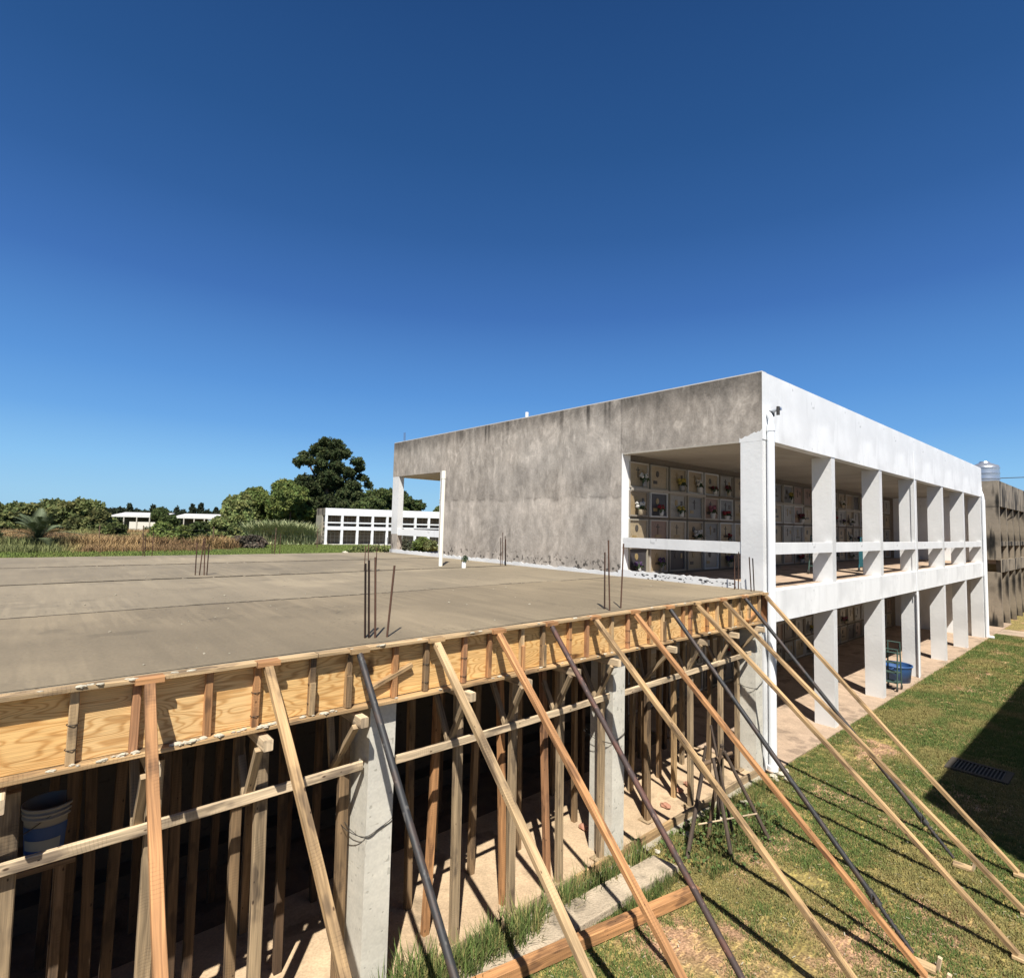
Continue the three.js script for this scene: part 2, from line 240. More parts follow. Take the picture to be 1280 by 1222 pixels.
// ---------- gallery building of burial niches ----------
const S = 3.45, NB = 6, LEN = 0.22 + S * NB, YT = 7.32, YF = 6.04, YR = 4.1, YB = 2.615, Y2 = 3.2;
function gallery(g, z0, nb, pitch, bodyM, { width = 14, thick = 0.22, fin = 0.42, xf = 0, sides = [1], yf = YF, yt = YT, corner = true }) {
  const len = thick + pitch * nb, z1 = z0 - len;
  for (const s of sides) {                                  // s = 1: the facade at xf; s = -1: the facade on the other side
    const X = (a, b) => (s > 0 ? [xf + a, xf + b] : [xf - width - b, xf - width - a]);
    part(g, 'fascia', box(...X(-0.2, 0.012), yf, yt, z1 - 0.01, z0 - 0.23), bodyM); if (s > 0) part(g, 'corner_render', box(...X(0, 0.012), yf, yt, z0 - 0.228, z0 + 0.004), bodyM);
    part(g, 'floor_band', box(...X(-0.2, 0.012), YB, Y2, z1 - 0.01, z0 - 0.23), bodyM); if (s > 0) part(g, 'corner_render', box(...X(0, 0.012), YB, Y2, z0 - 0.228, z0 + 0.002), bodyM);
    for (let k = s > 0 && corner ? 1 : 0; k <= nb; k++) {
      const za = z0 - k * pitch - (k === 0 && s < 0 ? 0.23 : 0);
      if (k === 0 && s < 0) continue; const cm = bodyM === whiteM ? whiteB : bodyM;  // columns take the greyer white, toning in weaker sun on their sides
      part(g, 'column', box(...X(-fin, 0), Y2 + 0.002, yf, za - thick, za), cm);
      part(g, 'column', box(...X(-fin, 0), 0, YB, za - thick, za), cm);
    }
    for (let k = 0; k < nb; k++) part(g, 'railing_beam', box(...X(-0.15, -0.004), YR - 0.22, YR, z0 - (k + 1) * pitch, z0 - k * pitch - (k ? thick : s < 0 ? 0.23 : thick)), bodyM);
  }
}
const hall = thing('niche_building', 'long white two storey burial niche building with a bare grey concrete end wall', 'building', [0, 0, 0]);
{
  // grey end wall with the two gallery openings, one slab
  const sh = new THREE.Shape(); [[-14, YF], [-14, YT], [-0.002, YT], [-0.002, YF], [-3.25, YF], [-3.25, 0], [-10.75, 0], [-10.75, YF]].forEach((p, i) => (i ? sh.lineTo(...p) : sh.moveTo(...p)));
  const g = new THREE.ExtrudeGeometry(sh, { depth: 0.22, bevelEnabled: false, UVGenerator: { generateTopUV: (q, v, a, b, c) => [a, b, c].map((i) => new THREE.Vector2(v[i * 3] + 14, v[i * 3 + 1])), generateSideWallUV: (q, v, a, b, c, d) => [a, b, c, d].map((i) => new THREE.Vector2(v[i * 3] + 14 + v[i * 3 + 2], v[i * 3 + 1])) } });
  g.translate(0, 0, -0.22); part(hall, 'end_wall', g, wallM);
  gallery(hall, 0, NB, S, whiteM, { sides: [1, -1] });
  // corner column on the right, painted; its ragged paint edge runs over the grey beam
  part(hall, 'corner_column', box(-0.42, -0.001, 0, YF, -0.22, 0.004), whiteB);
  const r = rng(3), rag = (x0, x1, yA, yB, amp, n, thick, zz, m, name) => { const s2 = new THREE.Shape(); s2.moveTo(x0, yA); s2.lineTo(x1, yA); for (let i = n; i >= 0; i--) s2.lineTo(x0 + (x1 - x0) * i / n, yB(i / n) + (r() - 0.5) * amp); const e = new THREE.ExtrudeGeometry(s2, { depth: thick, bevelEnabled: false }); e.translate(0, 0, zz); return part(hall, name, e, m); };
  rag(-0.44, -0.003, YF - 0.03, (t) => 6.09 + 0.13 * t, 0.05, 12, 0.004, 0.002, whiteB, 'paint_edge');
  part(hall, 'left_column', box(-14, -13.55, 3.9, YF, -0.22, -0.003), whiteB);
  part(hall, 'left_column', box(-14, -13.55, 0, 3.9, -0.22, -0.004), wallM);
  // white jambs and rails of the two end openings
  part(hall, 'jamb', box(-3.25, -3.235, 3.2, YF, -0.3, 0.004), whiteM); part(hall, 'jamb', box(-10.765, -10.75, 3.2, YF, -0.22, 0.004), whiteM);
  part(hall, 'railing_beam', box(-3.235, -0.42, YR - 0.22, YR, -0.17, -0.02), whiteB); part(hall, 'railing_beam', box(-13.55, -10.765, YR - 0.24, YR - 0.02, -0.17, -0.02), whiteM);
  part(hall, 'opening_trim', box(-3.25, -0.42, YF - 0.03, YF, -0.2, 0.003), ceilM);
  // ragged white base strip above the new slab
  rag(-14, -10.6, 3.21, () => 3.33, 0.04, 30, 0.03, 0, whiteB, 'base_strip'); rag(-10.6, -3.3, 3.21, (t) => 3.31 - 0.02 * t, 0.05, 70, 0.025, 0, whiteB, 'base_strip'); rag(-3.3, -0.42, 3.21, () => 3.37, 0.03, 40, 0.035, 0, whiteB, 'base_strip');
  for (let i = 0; i < 70; i++) { const x = -3.2 + 2.7 * r() * r() * 1 + 0; part(hall, 'tar_stain', lump(0.006 + 0.02 * r() * r(), i, 1.9, 0.7, 0.12, 2), plain([0.05, 0.05, 0.05], 0.9), [i % 3 ? -2.9 + 1.5 * r() : -0.45 - 0.8 * r(), 3.3 + 0.05 * (r() - 0.5) + (i % 5 ? 0 : -0.06), 0.036]); }
  // floors, ceilings, niche block, roof
  part(hall, 'upper_floor', box(-3.25, -0.2, 3.0, Y2, -LEN, -0.004), paveM); part(hall, 'upper_floor', box(-13.8, -10.75, 3.0, Y2, -LEN, -0.004), paveM);
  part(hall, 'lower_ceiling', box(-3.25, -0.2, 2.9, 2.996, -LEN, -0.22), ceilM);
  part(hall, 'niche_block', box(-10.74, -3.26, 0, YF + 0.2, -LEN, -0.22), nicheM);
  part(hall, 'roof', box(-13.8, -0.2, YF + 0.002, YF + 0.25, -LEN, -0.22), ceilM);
  part(hall, 'roof_membrane', box(-13.99, -0.004, YT - 0.01, YT + 0.022, -0.2, -0.01), plain([0.55, 0.53, 0.5], 0.7)); part(hall, 'rear_wall', box(-14, 0, 0, YT, -LEN - 0.25, -LEN - 0.02), whiteM);
  rod(hall, 'vent_pipe', [-7.1, 7.2, -0.5], [-7.1, 7.62, -0.5], 0.05, pvc);
  for (const x of [-13.8, -13.72]) rod(hall, 'starter_bar', [x, 7.2, -0.3], [x - 0.02, 7.75, -0.3], 0.008, rust);
  // niche fronts: frame, recessed plaque, nameplate and cross
  const fr = (w, h, b, d) => mergeGeometries([box(-d, 0, -h / 2, -h / 2 + b, -w / 2, w / 2), box(-d, 0, h / 2 - b, h / 2, -w / 2, w / 2), box(-d, 0, -h / 2 + b, h / 2 - b, -w / 2, -w / 2 + b), box(-d, 0, -h / 2 + b, h / 2 - b, w / 2 - b, w / 2)]);
  const frame = fr(0.74, 0.61, 0.035, 0.05), frameMs = [plain([0.32, 0.29, 0.23], 0.6), plain([0.42, 0.38, 0.32], 0.5), plain([0.26, 0.23, 0.19], 0.6), plain([0.5, 0.5, 0.48], 0.5)];
  const plaque = box(0, 0.012, -0.27, 0.27, -0.335, 0.335), plaqueMs = [[0.5, 0.38, 0.24], [0.6, 0.49, 0.34], [0.3, 0.31, 0.33], [0.42, 0.28, 0.22], [0.08, 0.075, 0.09], [0.52, 0.51, 0.49], [0.58, 0.46, 0.3]].map((c) => mat(concT, c, 0.35, 0.0005));
  const plates = [box(0, 0.008, 0.02, 0.14, -0.24, -0.16), box(0, 0.008, -0.16, -0.08, 0.06, 0.22), box(0, 0.008, -0.12, -0.06, -0.12, 0.12)];
  const cs = new THREE.Shape(); [[-0.01, -0.13], [0.01, -0.13], [0.01, 0.04], [0.07, 0.04], [0.07, 0.06], [0.01, 0.06], [0.01, 0.12], [-0.01, 0.12], [-0.01, 0.06], [-0.07, 0.06], [-0.07, 0.04], [-0.01, 0.04]].forEach((p, i) => (i ? cs.lineTo(...p) : cs.moveTo(...p)));
  const cross = new THREE.ExtrudeGeometry(cs, { depth: 0.01, bevelEnabled: false }); cross.rotateY(Math.PI / 2); cross.translate(0, 0.08, 0.02);
  const oval = new THREE.CylinderGeometry(0.06, 0.06, 0.012, 16).rotateZ(Math.PI / 2).scale(1, 1.3, 1).translate(0.005, 0.09, 0.05);
  const plM = plain([0.07, 0.06, 0.05], 0.4), plG = plain([0.3, 0.22, 0.1], 0.4);
  const rn = rng(21);
  for (let fl = 0; fl < 2; fl++) for (let row = 0; row < 4; row++) for (let c = 0; c < 24; c++) {
    const y = (fl ? 3.22 : 0.05) + 0.34 + row * 0.672, z = -0.62 - c * 0.835, f = part(hall, 'niche', frame, frameMs[Math.floor(rn() * 4)], [-3.21, y, z]);
    part(f, 'plaque', plaque, plaqueMs[Math.floor(rn() * 7)], [-3.255, y, z]); part(f, 'nameplate', plates[Math.floor(rn() * 3)], rn() < 0.7 ? plM : plG, [-3.243, y, z]); const cr = rn() < 0.6; part(f, cr ? 'cross' : 'portrait', cr ? cross : oval, rn() < 0.7 ? plM : plG, [-3.243, y, z]);
  }
  for (const y of [3.22 + 3 * 0.672, 3.22 + 0.672, 0.05 + 2 * 0.672]) for (let k = 0; k < 5; k++) part(hall, 'niche_ledge', box(-3.26, -3.19 + 0.02 * rn(), y - 0.03, y + 0.035, -0.3 - (k + 1) * 3.3, -0.32 - k * 3.3), k % 2 ? nicheM : ceilM);
  // downpipe at the near corner, its elbow and bracket; conduit; downpipe at the far end
  const p1 = rod(hall, 'downpipe', [0.085, 0.02, -0.16], [0.085, 6.24, -0.16], 0.068, pvc, 0.068, 18); rod(p1, 'pipe_collar', [0.085, 6.2, -0.16], [0.085, 6.32, -0.16], 0.08, pvc); tube(p1, 'pipe_elbow', [[0.085, 6.3, -0.16], [0.085, 6.45, -0.16], [0.02, 6.55, -0.16], [-0.1, 6.58, -0.16]], 0.05, pvc, 16, 10); rod(p1, 'pipe_foot', [0.085, 0.015, -0.16], [0.085, 0.1, -0.16], 0.09, pvc);
  const bk = part(hall, 'wall_bracket', box(0.012, 0.05, 6.52, 6.6, -0.42, -0.2), iron); rod(bk, 'spout', [0.03, 6.6, -0.3], [0.22, 6.63, -0.3], 0.035, zinc); rod(bk, 'spout', [0.2, 6.5, -0.22], [0.2, 6.66, -0.22], 0.03, iron);
  rod(hall, 'downpipe', [0.08, 0.03, -LEN + 0.05], [0.08, 5.9, -LEN + 0.05], 0.062, pvc, 0.062, 14); tube(hall, 'pipe_elbow', [[0.08, 5.9, -LEN + 0.05], [0.06, 6.1, -LEN + 0.05], [0.0, 6.3, -LEN + 0.02], [0.0, 6.45, -LEN]], 0.05, pvc, 12, 8); tube(hall, 'pipe_shoe', [[0.08, 0.12, -LEN + 0.05], [0.13, 0.06, -LEN + 0.05], [0.3, 0.05, -LEN + 0.05]], 0.062, pvc, 10, 10);
  rod(hall, 'conduit', [0.024, 2.5, -3 * S + 0.12], [0.024, 6.9, -3 * S + 0.12], 0.009, pvc); rod(hall, 'conduit', [0.02, 0.02, -3 * S + 0.06], [0.02, 2.6, -3 * S + 0.06], 0.02, pvc);
}
structure('pavement', box(-3.25, 0.12, -0.2, 0.02, -27, -0.05), paveM);
structure('path', box(0.14, 30, -0.1, 0.015, -24.4, -22.6), mat(paveT, [0.62, 0.52, 0.42], 0.95, 0.004));
{
  const old = thing('grey_niche_building', 'older stained concrete niche building beyond the white one with unpainted fins', 'building', [0, 0, -25]);
  gallery(old, -25, 14, 2.1, oldM, { sides: [1], thick: 0.2, fin: 0.8, xf: 0.05, yf: 5.8, yt: 7.05, corner: false });
  part(old, 'end_wall', box(-14, -0.78, 0, 7.05, -25.2, -24.99), oldM); part(old, 'niche_block', box(-14, -2.6, 0, 7.0, -54.5, -25.2), nicheM); part(old, 'upper_floor', box(-2.6, -0.15, 3, 3.2, -54.5, -25.2), paveM); part(old, 'roof', box(-13.9, -0.1, 6.6, 6.9, -54.5, -25.2), oldM); part(old, 'end_beam', box(-0.78, 0.05, 5.8, 7.05, -25.2, -24.985), oldM);
  const tank = thing('water_tank', 'ribbed steel water tank with a domed lid on the far roof', 'tank', [-0.75, 7.05, -27.2]);
  const pts = [[0, 0], [0.62, 0], [0.62, 0.08], [0.6, 0.1], [0.6, 0.24], [0.63, 0.27], [0.6, 0.3], [0.6, 0.52], [0.63, 0.55], [0.6, 0.58], [0.6, 0.8], [0.63, 0.83], [0.6, 0.86], [0.58, 0.95], [0.25, 1.1], [0.22, 1.1]].map((p) => new THREE.Vector2(...p));
  part(tank, 'tank_body', new THREE.LatheGeometry(pts, 28), zinc, [-0.75, 7.05, -27.2]); part(tank, 'lid', new THREE.CylinderGeometry(0.2, 0.24, 0.08, 20), zinc, [-0.75, 8.19, -27.2]);
  const w = thing('overhead_cable', 'thin black cable running away above the grey roof edge', 'cable', [0, 7.3, -27]); tube(w, 'wire', [[-0.3, 7.35, -27.4], [4, 7.55, -30], [12, 7.9, -35]], 0.02, iron, 20, 5);
}

// ---------- the new storey: slab, columns, floor, starter bars ----------
const site = thing('unfinished_building', 'unfinished single storey concrete extension with a fresh slab and bare starter bars', 'building', [0, 0, 0]);
{
  const lanes = [[-14.0, -10.4, 3.212], [-10.4, -6.85, 3.217], [-6.85, -3.22, 3.215], [-3.22, 0, 3.22]];
  lanes.forEach(([a, b, y]) => {                             // each poured lane is a slab of its own with slightly uneven top
    const nx = 10, nz = 56, g = new THREE.PlaneGeometry(b - a, 14, nx, nz); g.rotateX(-Math.PI / 2); g.translate((a + b) / 2, 0, 7);
    const p = g.attributes.position, uv = g.attributes.uv;
    for (let i = 0; i < p.count; i++) { const x = p.getX(i), z = p.getZ(i), e = Math.min(x - a, b - x); p.setY(i, y + 0.006 * (fbm(x * 0.7, z * 0.7, 2, 5) - 0.5) - (e < 0.01 && a > -14 && b < 0.0 ? 0.004 : 0)); uv.setXY(i, x + 14, z); }
    g.computeVertexNormals(); part(site, 'slab_strip', g, slabM); part(site, 'slab_body', box(a, b, 2.7, y - 0.006, 0.001, 14), footM);
  });
  const r = rng(9);
  for (const x of [-3.22, -6.85, -10.4]) {                    // ragged ridges of mortar along the joints between pours
    const gs = []; for (let z = 0.2; z < 13.8;) { const thickRun = fbm(z * 0.9, x, 2, 411) > 0.52, L = (thickRun ? 0.04 : 0.08) + 0.2 * r(), h = (thickRun ? 0.012 : 0.004) + 0.011 * r(); const l = lump(0.5, Math.floor(z * 100), 0.02 + 0.025 * r(), h * 1.0, L); l.translate(x + 0.03 * Math.sin(z * 1.3) + 0.02 * (r() - 0.5), 3.217, z); gs.push(l); z += L * (0.5 + 0.6 * r()); }
    part(site, 'joint_ridge', mergeGeometries(gs), mat(concT, [0.16, 0.135, 0.105], 0.95, 0.004));
    const d = []; for (let z = 0.1; z < 13.7; z += 0.5) if (r() < 0.93) d.push(box(x + 0.02 + 0.03 * Math.sin(z * 1.3), x + 0.028 + 0.006 * r() + 0.03 * Math.sin(z * 1.3), 3.216, 3.2235, z, z + 0.42 + 0.08 * r())); part(site, 'joint_crack', mergeGeometries(d), plain([0.06, 0.05, 0.04], 1));
  }
  for (let i = 0; i < 70; i++) part(site, 'mortar_crumb', lump(0.006 + 0.014 * r() * r(), i, 1, 0.6, 1), footM, [-0.2 - 12 * r() * r(), 3.222, 0.3 + 9.5 * r()]);
  part(site, 'floor_slab', box(-1.9, -0.04, -0.25, 0.05, 0.1, 14), sandM); part(site, 'shade_toned_floor', box(-14, -1.9, -0.25, 0.03, 0.1, 14), floorShadeM);  // inner floor recoloured darker to imitate shade behind the sunlit strip
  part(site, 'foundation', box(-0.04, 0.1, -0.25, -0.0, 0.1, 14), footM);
  part(site, 'inner_wall', box(-3.5, -3.3, 0.05, 2.7, 0.1, 14), innerM); part(site, 'inner_ledge', box(-3.3, -3.0, 0.05, 0.3, 0.1, 14), innerM);  // wall and ledge colour darkened in place of shade
  const zs = [[0.06, 0.32], [4.09, 4.34], [7.54, 7.8], [11.0, 11.26]];
  const bars = (col, x, z, list) => { for (const [dx, dz, h, lx, lz] of list) { const q = rod(col, 'rebar', [x + dx, 3.1, z + dz], [x + dx + lx, 3.22 + h, z + dz + lz], 0.0105, rust, 0.0105, 7); q.userData.z = 0; delete q.userData.z; } };
  zs.forEach(([a, b], i) => {
    const c = part(site, 'column', box(-0.38, 0.0, 0.03, 2.7, a, b), colM);
    if (i === 2) bars(c, -0.14, 7.78, [[-0.10, -0.02, 0.7, 0.0, 0.03], [-0.08, -0.05, 0.73, -0.01, 0.03], [-0.05, -0.1, 0.76, -0.01, 0.03], [-0.03, -0.2, 0.68, 0.02, -0.05]]);
    if (i === 1) bars(c, -0.1, 4.4, [[-0.08, -0.09, 0.76, 0.0, 0.01], [0.05, -0.04, 0.93, 0.0, 0.05], [-0.01, -0.34, 0.88, 0.02, -0.03]]);
    if (i === 0) bars(c, -0.18, 0.2, [[-0.24, 0.05, 0.62, 0, 0], [-0.22, -0.05, 0.7, 0.0, -0.02], [0.08, 0.05, 0.62, -0.04, 0], [0.1, -0.02, 0.6, -0.02, 0.02]]);
    tube(c, 'tie_wire', [[-0.4, 1.6, b + 0.11], [-0.2, 1.55, b + 0.11], [0.006, 1.53, b + 0.006], [0.006, 1.56, (a + b) / 2], [0.006, 1.62, a - 0.006], [-0.2, 1.6, a - 0.01], [-0.39, 1.6, a - 0.01]], 0.0035, wireM, 60, 5); tube(c, 'tie_wire', [[-0.36, 1.62, b + 0.1], [-0.15, 1.53, b + 0.06], [0.006, 1.52, b + 0.004], [0.006, 1.545, (a + b) / 2], [0.006, 1.585, a - 0.004]], 0.003, wireM, 40, 5);
  });
  zs.forEach(([a, b], i) => {
    const c = part(site, 'column', box(-7.2, -6.9, 0.03, 2.7, a, b), colM), z = (a + b) / 2;
    if (i === 0) bars(c, -7.0, 0.34, [[-0.06, 0.0, 0.9, 0, 0], [-0.03, 0.08, 0.75, -0.02, 0], [0.08, 0, 0.8, -0.04, 0], [0.16, 0.05, 0.72, -0.03, 0]]);
    if (i === 1) bars(c, -6.9, 4.36, [[-0.12, 0.1, 0.55, 0.02, 0], [0.0, 0.06, 0.6, 0.0, 0.02], [0.08, -0.08, 0.52, 0.02, 0], [-0.02, -0.14, 0.5, 0.0, 0]]);
    if (i === 2) bars(c, -7.36, 7.7, [[-0.02, 0.08, 0.62, -0.02, 0.0], [0.0, 0.02, 0.7, 0.03, -0.04], [0.05, -0.06, 0.72, 0.03, 0.03], [0.06, -0.1, 0.6, 0.05, 0]]);
    if (i === 3) bars(c, z, z, []);
  });
  for (const [z, x] of [[4.2, -13.9], [7.7, -13.9], [0.25, -13.8]]) { const c = part(site, 'column', box(x - 0.1, x + 0.2, 0.03, 2.7, z - 0.13, z + 0.13), colM); bars(c, x, z, [[0, 0.1, 0.6, 0, 0.02], [0.1, -0.1, 0.65, 0.02, 0], [0.15, 0.08, 0.55, 0, 0]]); }
}
{
  const v = thing('vent_pipe', 'tall cream plastic vent pipe standing on the slab by the far opening', 'pipe', [-7.42, 3.2, 2.13]); rod(v, 'pipe', [-7.42, 3.2, 2.13], [-7.4, 5.68, 2.13], 0.052, pvcCream, 0.052, 16); rod(v, 'pipe_socket', [-7.4, 5.5, 2.13], [-7.4, 5.7, 2.13], 0.06, pvcCream, 0.06, 16);
  const s = thing('pipe_stub', 'short white pipe stub with dark weeds in it on the slab', 'pipe', [-6.75, 3.2, 1.87]); rod(s, 'pipe', [-6.75, 3.2, 1.87], [-6.75, 3.36, 1.87], 0.055, pvc, 0.055, 16);
  const gs = [], r = rng(5); for (let i = 0; i < 26; i++) { const g = new THREE.PlaneGeometry(0.03, 0.12); g.rotateX(-0.5 * r()); g.rotateY(r() * 6.3); g.translate((r() - 0.5) * 0.16, 0.05 + 0.06 * r(), (r() - 0.5) * 0.16); gs.push(g); } part(s, 'weeds', mergeGeometries(gs), plain([0.03, 0.05, 0.02], 0.9, { side: THREE.DoubleSide }), [-6.75, 3.36, 1.87]);
}

// ---------- formwork along the slab edge ----------
const PROPZ = [9.53, 8.75, 7.99, 7.2, 6.42, 5.63, 4.86, 4.04, 3.22, 2.49, 1.69, 0.96, 0.2];
const form = thing('slab_formwork', 'nailed plywood and batten formwork box along the slab edge', 'formwork', [0, 2.7, 0]);
{
  const r = rng(14);
  let z = 0.14; const cuts = [2.2, 4.64, 6.35, 8.79, 9.9, 12.3, 14];
  cuts.forEach((e, i) => { const g = box(0.002, 0.02, 2.715, 3.2, z + 0.0015, e - 0.0015, i * 0.77, i * 0.43); part(form, 'plywood_panel', g, [ply, plyB, plyC][i % 3]); z = e; });
  const rails = [[0.12, 3.1], [3.1, 6.0], [6.0, 8.35], [8.35, 11.2], [11.2, 14]];
  for (const [a, b] of rails) { bar(form, 'top_rail', [0.066, 3.2, a + 0.003], [0.066, 3.2 + 0.006 * (r() - 0.5), b - 0.003], 0.1, 0.03, pineB, [0, 1, 0], 0.003); }
  for (const [a, b] of [[0.12, 2.4], [2.4, 5.2], [5.2, 7.6], [7.6, 10.3], [10.3, 14]]) bar(form, 'bottom_rail', [0.066, 2.695, a + 0.003], [0.066, 2.695 + 0.006 * (r() - 0.5), b - 0.003], 0.1, 0.028, pine, [0, 1, 0], 0.003);
  const studs = [0.66, 1.32, 2.06, 2.75, 3.61, 4.44, 5.24, 6.02, 6.81, 7.6, 8.37, 9.14, 9.93, 10.7, 11.5, 12.3, 13.1].concat(PROPZ.map((q) => q + 0.06));
  const wood = [pine, pineO, pineR, pineB, pineBr];
  studs.forEach((q, i) => {
    const rough = i % 3 === 1; bar(form, 'stud', [0.044, 2.714, q + 0.01 * (r() - 0.5)], [0.044, 3.183, q + 0.015 * (r() - 0.5)], 0.046, 0.05, wood[Math.floor(r() * 5)], [0, 0, 1], 0.003);
    if (i % 2 === 0) for (const y of [2.78, 2.95]) { const g = new THREE.TorusGeometry(0.031, 0.003, 4, 10); g.rotateX(Math.PI / 2); part(form, 'tie_wire', g, wireM, [0.046, y + 0.03 * r(), q]); }
    if (rough) bar(form, 'stud_scab', [0.084, 2.72, q + 0.005], [0.084, 2.95 + 0.05 * r(), q + 0.005], 0.03, 0.045, wood[Math.floor(r() * 5)], [0, 0, 1], 0.003);
  });
  for (const q of PROPZ) bar(form, 'cap_block', [0.1, 3.197, q - 0.085], [0.1, 3.197, q + 0.085], 0.1, 0.042, R() < 0.6 ? pineO : pine, [0, 1, 0], 0.003);
  bar(form, 'offcut', [0.045, 2.82, 7.86], [0.045, 2.98, 7.42], 0.04, 0.05, pine, [1, 0, 0]); bar(form, 'offcut', [0.05, 2.76, 0.72], [0.05, 2.9, 0.36], 0.03, 0.06, pineO, [1, 0, 0]);
  part(form, 'end_board', box(0.0, 0.12, 2.68, 3.2, 0.1, 0.128), pineR);
  for (let i = 0; i < 60; i++) { const q = 0.4 + 9.8 * r(); part(form, 'mortar_drip', lump(0.006 + 0.013 * r(), i, 0.8, 0.6, 1.9), mortar, [0.09 + 0.03 * r(), r() < 0.6 ? 2.716 : 3.217, q]); }
  for (const [z0, n] of [[9.2, 14], [8.8, 12], [9.75, 8], [8.3, 7]]) for (let i = 0; i < n; i++) part(form, 'mortar_drip', lump(0.008 + 0.014 * r(), i + 99, 0.9, 0.6, 1.5), mortar, [0.08 + 0.04 * r(), 2.718, z0 + (r() - 0.5) * 0.34]);
  for (let k = 0; k < 6; k++) part(form, 'soffit_board', box(-3.3, -0.002, 2.664, 2.698, 0.14 + k * 2.31, 0.14 + (k + 1) * 2.31 - 0.003, k, k * 0.3), soffM);  // plywood toned dark to imitate shade below the slab
  for (const x of [-0.75, -1.35, -1.95, -2.6, -3.15]) bar(form, 'joist', [x, 2.61, 0.15], [x, 2.61, 13.9], 0.05, 0.1, pineShade, [0, 1, 0]);
}
// ---------- shores and posts under the slab ----------
{
  const heads = [10.2, 9.42, 8.69, 7.9, 6.74, 5.97, 5.2, 4.43, 3.15, 2.28, 1.34, 0.42].reverse(), wood = [pineG, pineG, pineG, pineBr, pineG];
  heads.forEach((z, i) => {
    const byCol = [0, 3, 8].includes(i), lean = 0.04 * (hash(i, 3, 3) - 0.5), xp = byCol ? -0.3 : -0.12, k = hash(i, 5, 9);
    const name = byCol ? ['the column beside the white downpipe', '', '', 'the middle concrete column', '', '', '', '', 'the nearest concrete column'][i] : '';
    const t = thing('timber_shore', byCol ? `T-headed timber shore strapped against ${name} under the formwork` : `T-headed timber shore under the formwork edge, ${ORD[i]} counting from the white building`, 'shore', [xp, 0.05, z], 'T-headed shores under the formwork edge');
    const m = wood[i % 5];
    bar(t, 'post', [xp + lean, 0.05, z - 0.02 + lean], [xp, 2.56, z], 0.064, 0.095, m, [0, 0, 1], 0.006, 0.01);
    bar(t, 'head', [0.19 + 0.04 * k, 2.605, z + 0.06], [-0.62, 2.605, z + 0.06], 0.07, 0.085, pineP, [0, 1, 0], 0.005);
    bar(t, 'brace', [xp - 0.01, 2.06, z + 0.1], [0.13, 2.56, z + 0.1], 0.045, 0.06, pineG, [0, 0, 1]); bar(t, 'brace', [xp - 0.01, 2.08, z + 0.1], [-0.42, 2.56, z + 0.1], 0.045, 0.06, pineG, [0, 0, 1]);
    part(t, 'wedge', box(xp - 0.09, xp + 0.09, 0.05, 0.07, z - 0.1, z + 0.09), pineG);
  });
  const ledg = [[[-0.045, 2.13, 11.2], [-0.045, 2.14, 7.84], 'in front of the nearest bay of posts'], [[-0.045, 2.1, 7.5], [-0.045, 2.115, 4.37], 'between the nearest and the middle concrete columns'], [[-0.045, 2.1, 4.05], [-0.045, 2.15, 0.42], 'between the middle column and the white building']];
  for (const [a, b, w] of ledg) { const t = thing('ledger_batten', `pale horizontal batten nailed across the shores ${w}`, 'batten', [a[0], a[1] - 0.04, (a[2] + b[2]) / 2], 'battens across the shores'); bar(t, 'batten', a, b, 0.034, 0.075, pineP, [0, 1, 0], 0.004, 0.015); }
  // loose posts behind the front row: [x, z, lean x, lean z, material]
  const rows = [[[-0.43, 6.86, -0.05, -0.1, pineO], [-0.27, 5.93, -0.1, 0.05, pineO], [-0.3, 5.2, -0.05, 0.1, pineR], [-0.4, 3.05, 0, 0.06, pineBr], [-0.45, 2.2, 0, 0.05, pine], [-0.42, 1.2, 0.04, 0, pineBr], [-0.34, 10.19, 0, 0.0, pineShade], [-0.35, 9.28, 0, 0.05, pineShade], [-0.32, 8.78, 0, 0.03, pineBr]],
    [[-0.88, 6.8, 0, 0.05, pineBr], [-0.93, 5.89, 0.05, 0, pineBr], [-0.95, 5.1, 0, 0.05, pineBr], [-0.92, 9.68, 0, 0.06, pineShade], [-0.94, 9.55, 0.05, -0.03, pineShade], [-0.96, 9.82, 0.02, 0.02, pineShade], [-1.15, 9.05, 0, 0.06, pineShade], [-1.2, 8.9, 0, 0, pineShade], [-0.95, 4.0, 0, 0.05, pineBr], [-1.0, 3.4, 0, 0, pineBr], [-1.0, 2.6, 0.03, 0, pineG], [-1.0, 1.8, 0, 0.02, pineBr], [-1.05, 1.0, 0, 0, pineG], [-0.9, 8.2, 0, 0.05, pineShade]],
    [], []];
  for (let k = 0; k < 14; k++) { rows[2].push([-1.65 + 0.12 * (hash(k, 1, 77) - 0.5), 0.6 + k * 0.76 + 0.2 * hash(k, 2, 77), 0.04 * hash(k, 4, 77), 0.06 * (hash(k, 3, 77) - 0.5), [pineShade, pineBr, pineShade][k % 3]]); rows[3].push([-2.4 + 0.12 * (hash(k, 5, 77) - 0.5), 0.7 + k * 0.76 + 0.2 * hash(k, 6, 77), 0, 0.06 * (hash(k, 7, 77) - 0.5), pineShade]); }
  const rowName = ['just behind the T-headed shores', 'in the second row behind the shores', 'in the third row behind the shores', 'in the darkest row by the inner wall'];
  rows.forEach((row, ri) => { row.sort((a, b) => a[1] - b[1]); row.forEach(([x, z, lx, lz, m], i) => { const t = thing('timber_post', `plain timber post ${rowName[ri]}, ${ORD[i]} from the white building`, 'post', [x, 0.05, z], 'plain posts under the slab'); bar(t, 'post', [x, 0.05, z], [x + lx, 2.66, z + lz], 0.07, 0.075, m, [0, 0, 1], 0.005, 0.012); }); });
  const eb = [[0.12, 2.9], [2.9, 5.0], [5.0, 7.3], [7.3, 10.2], [10.2, 14]];
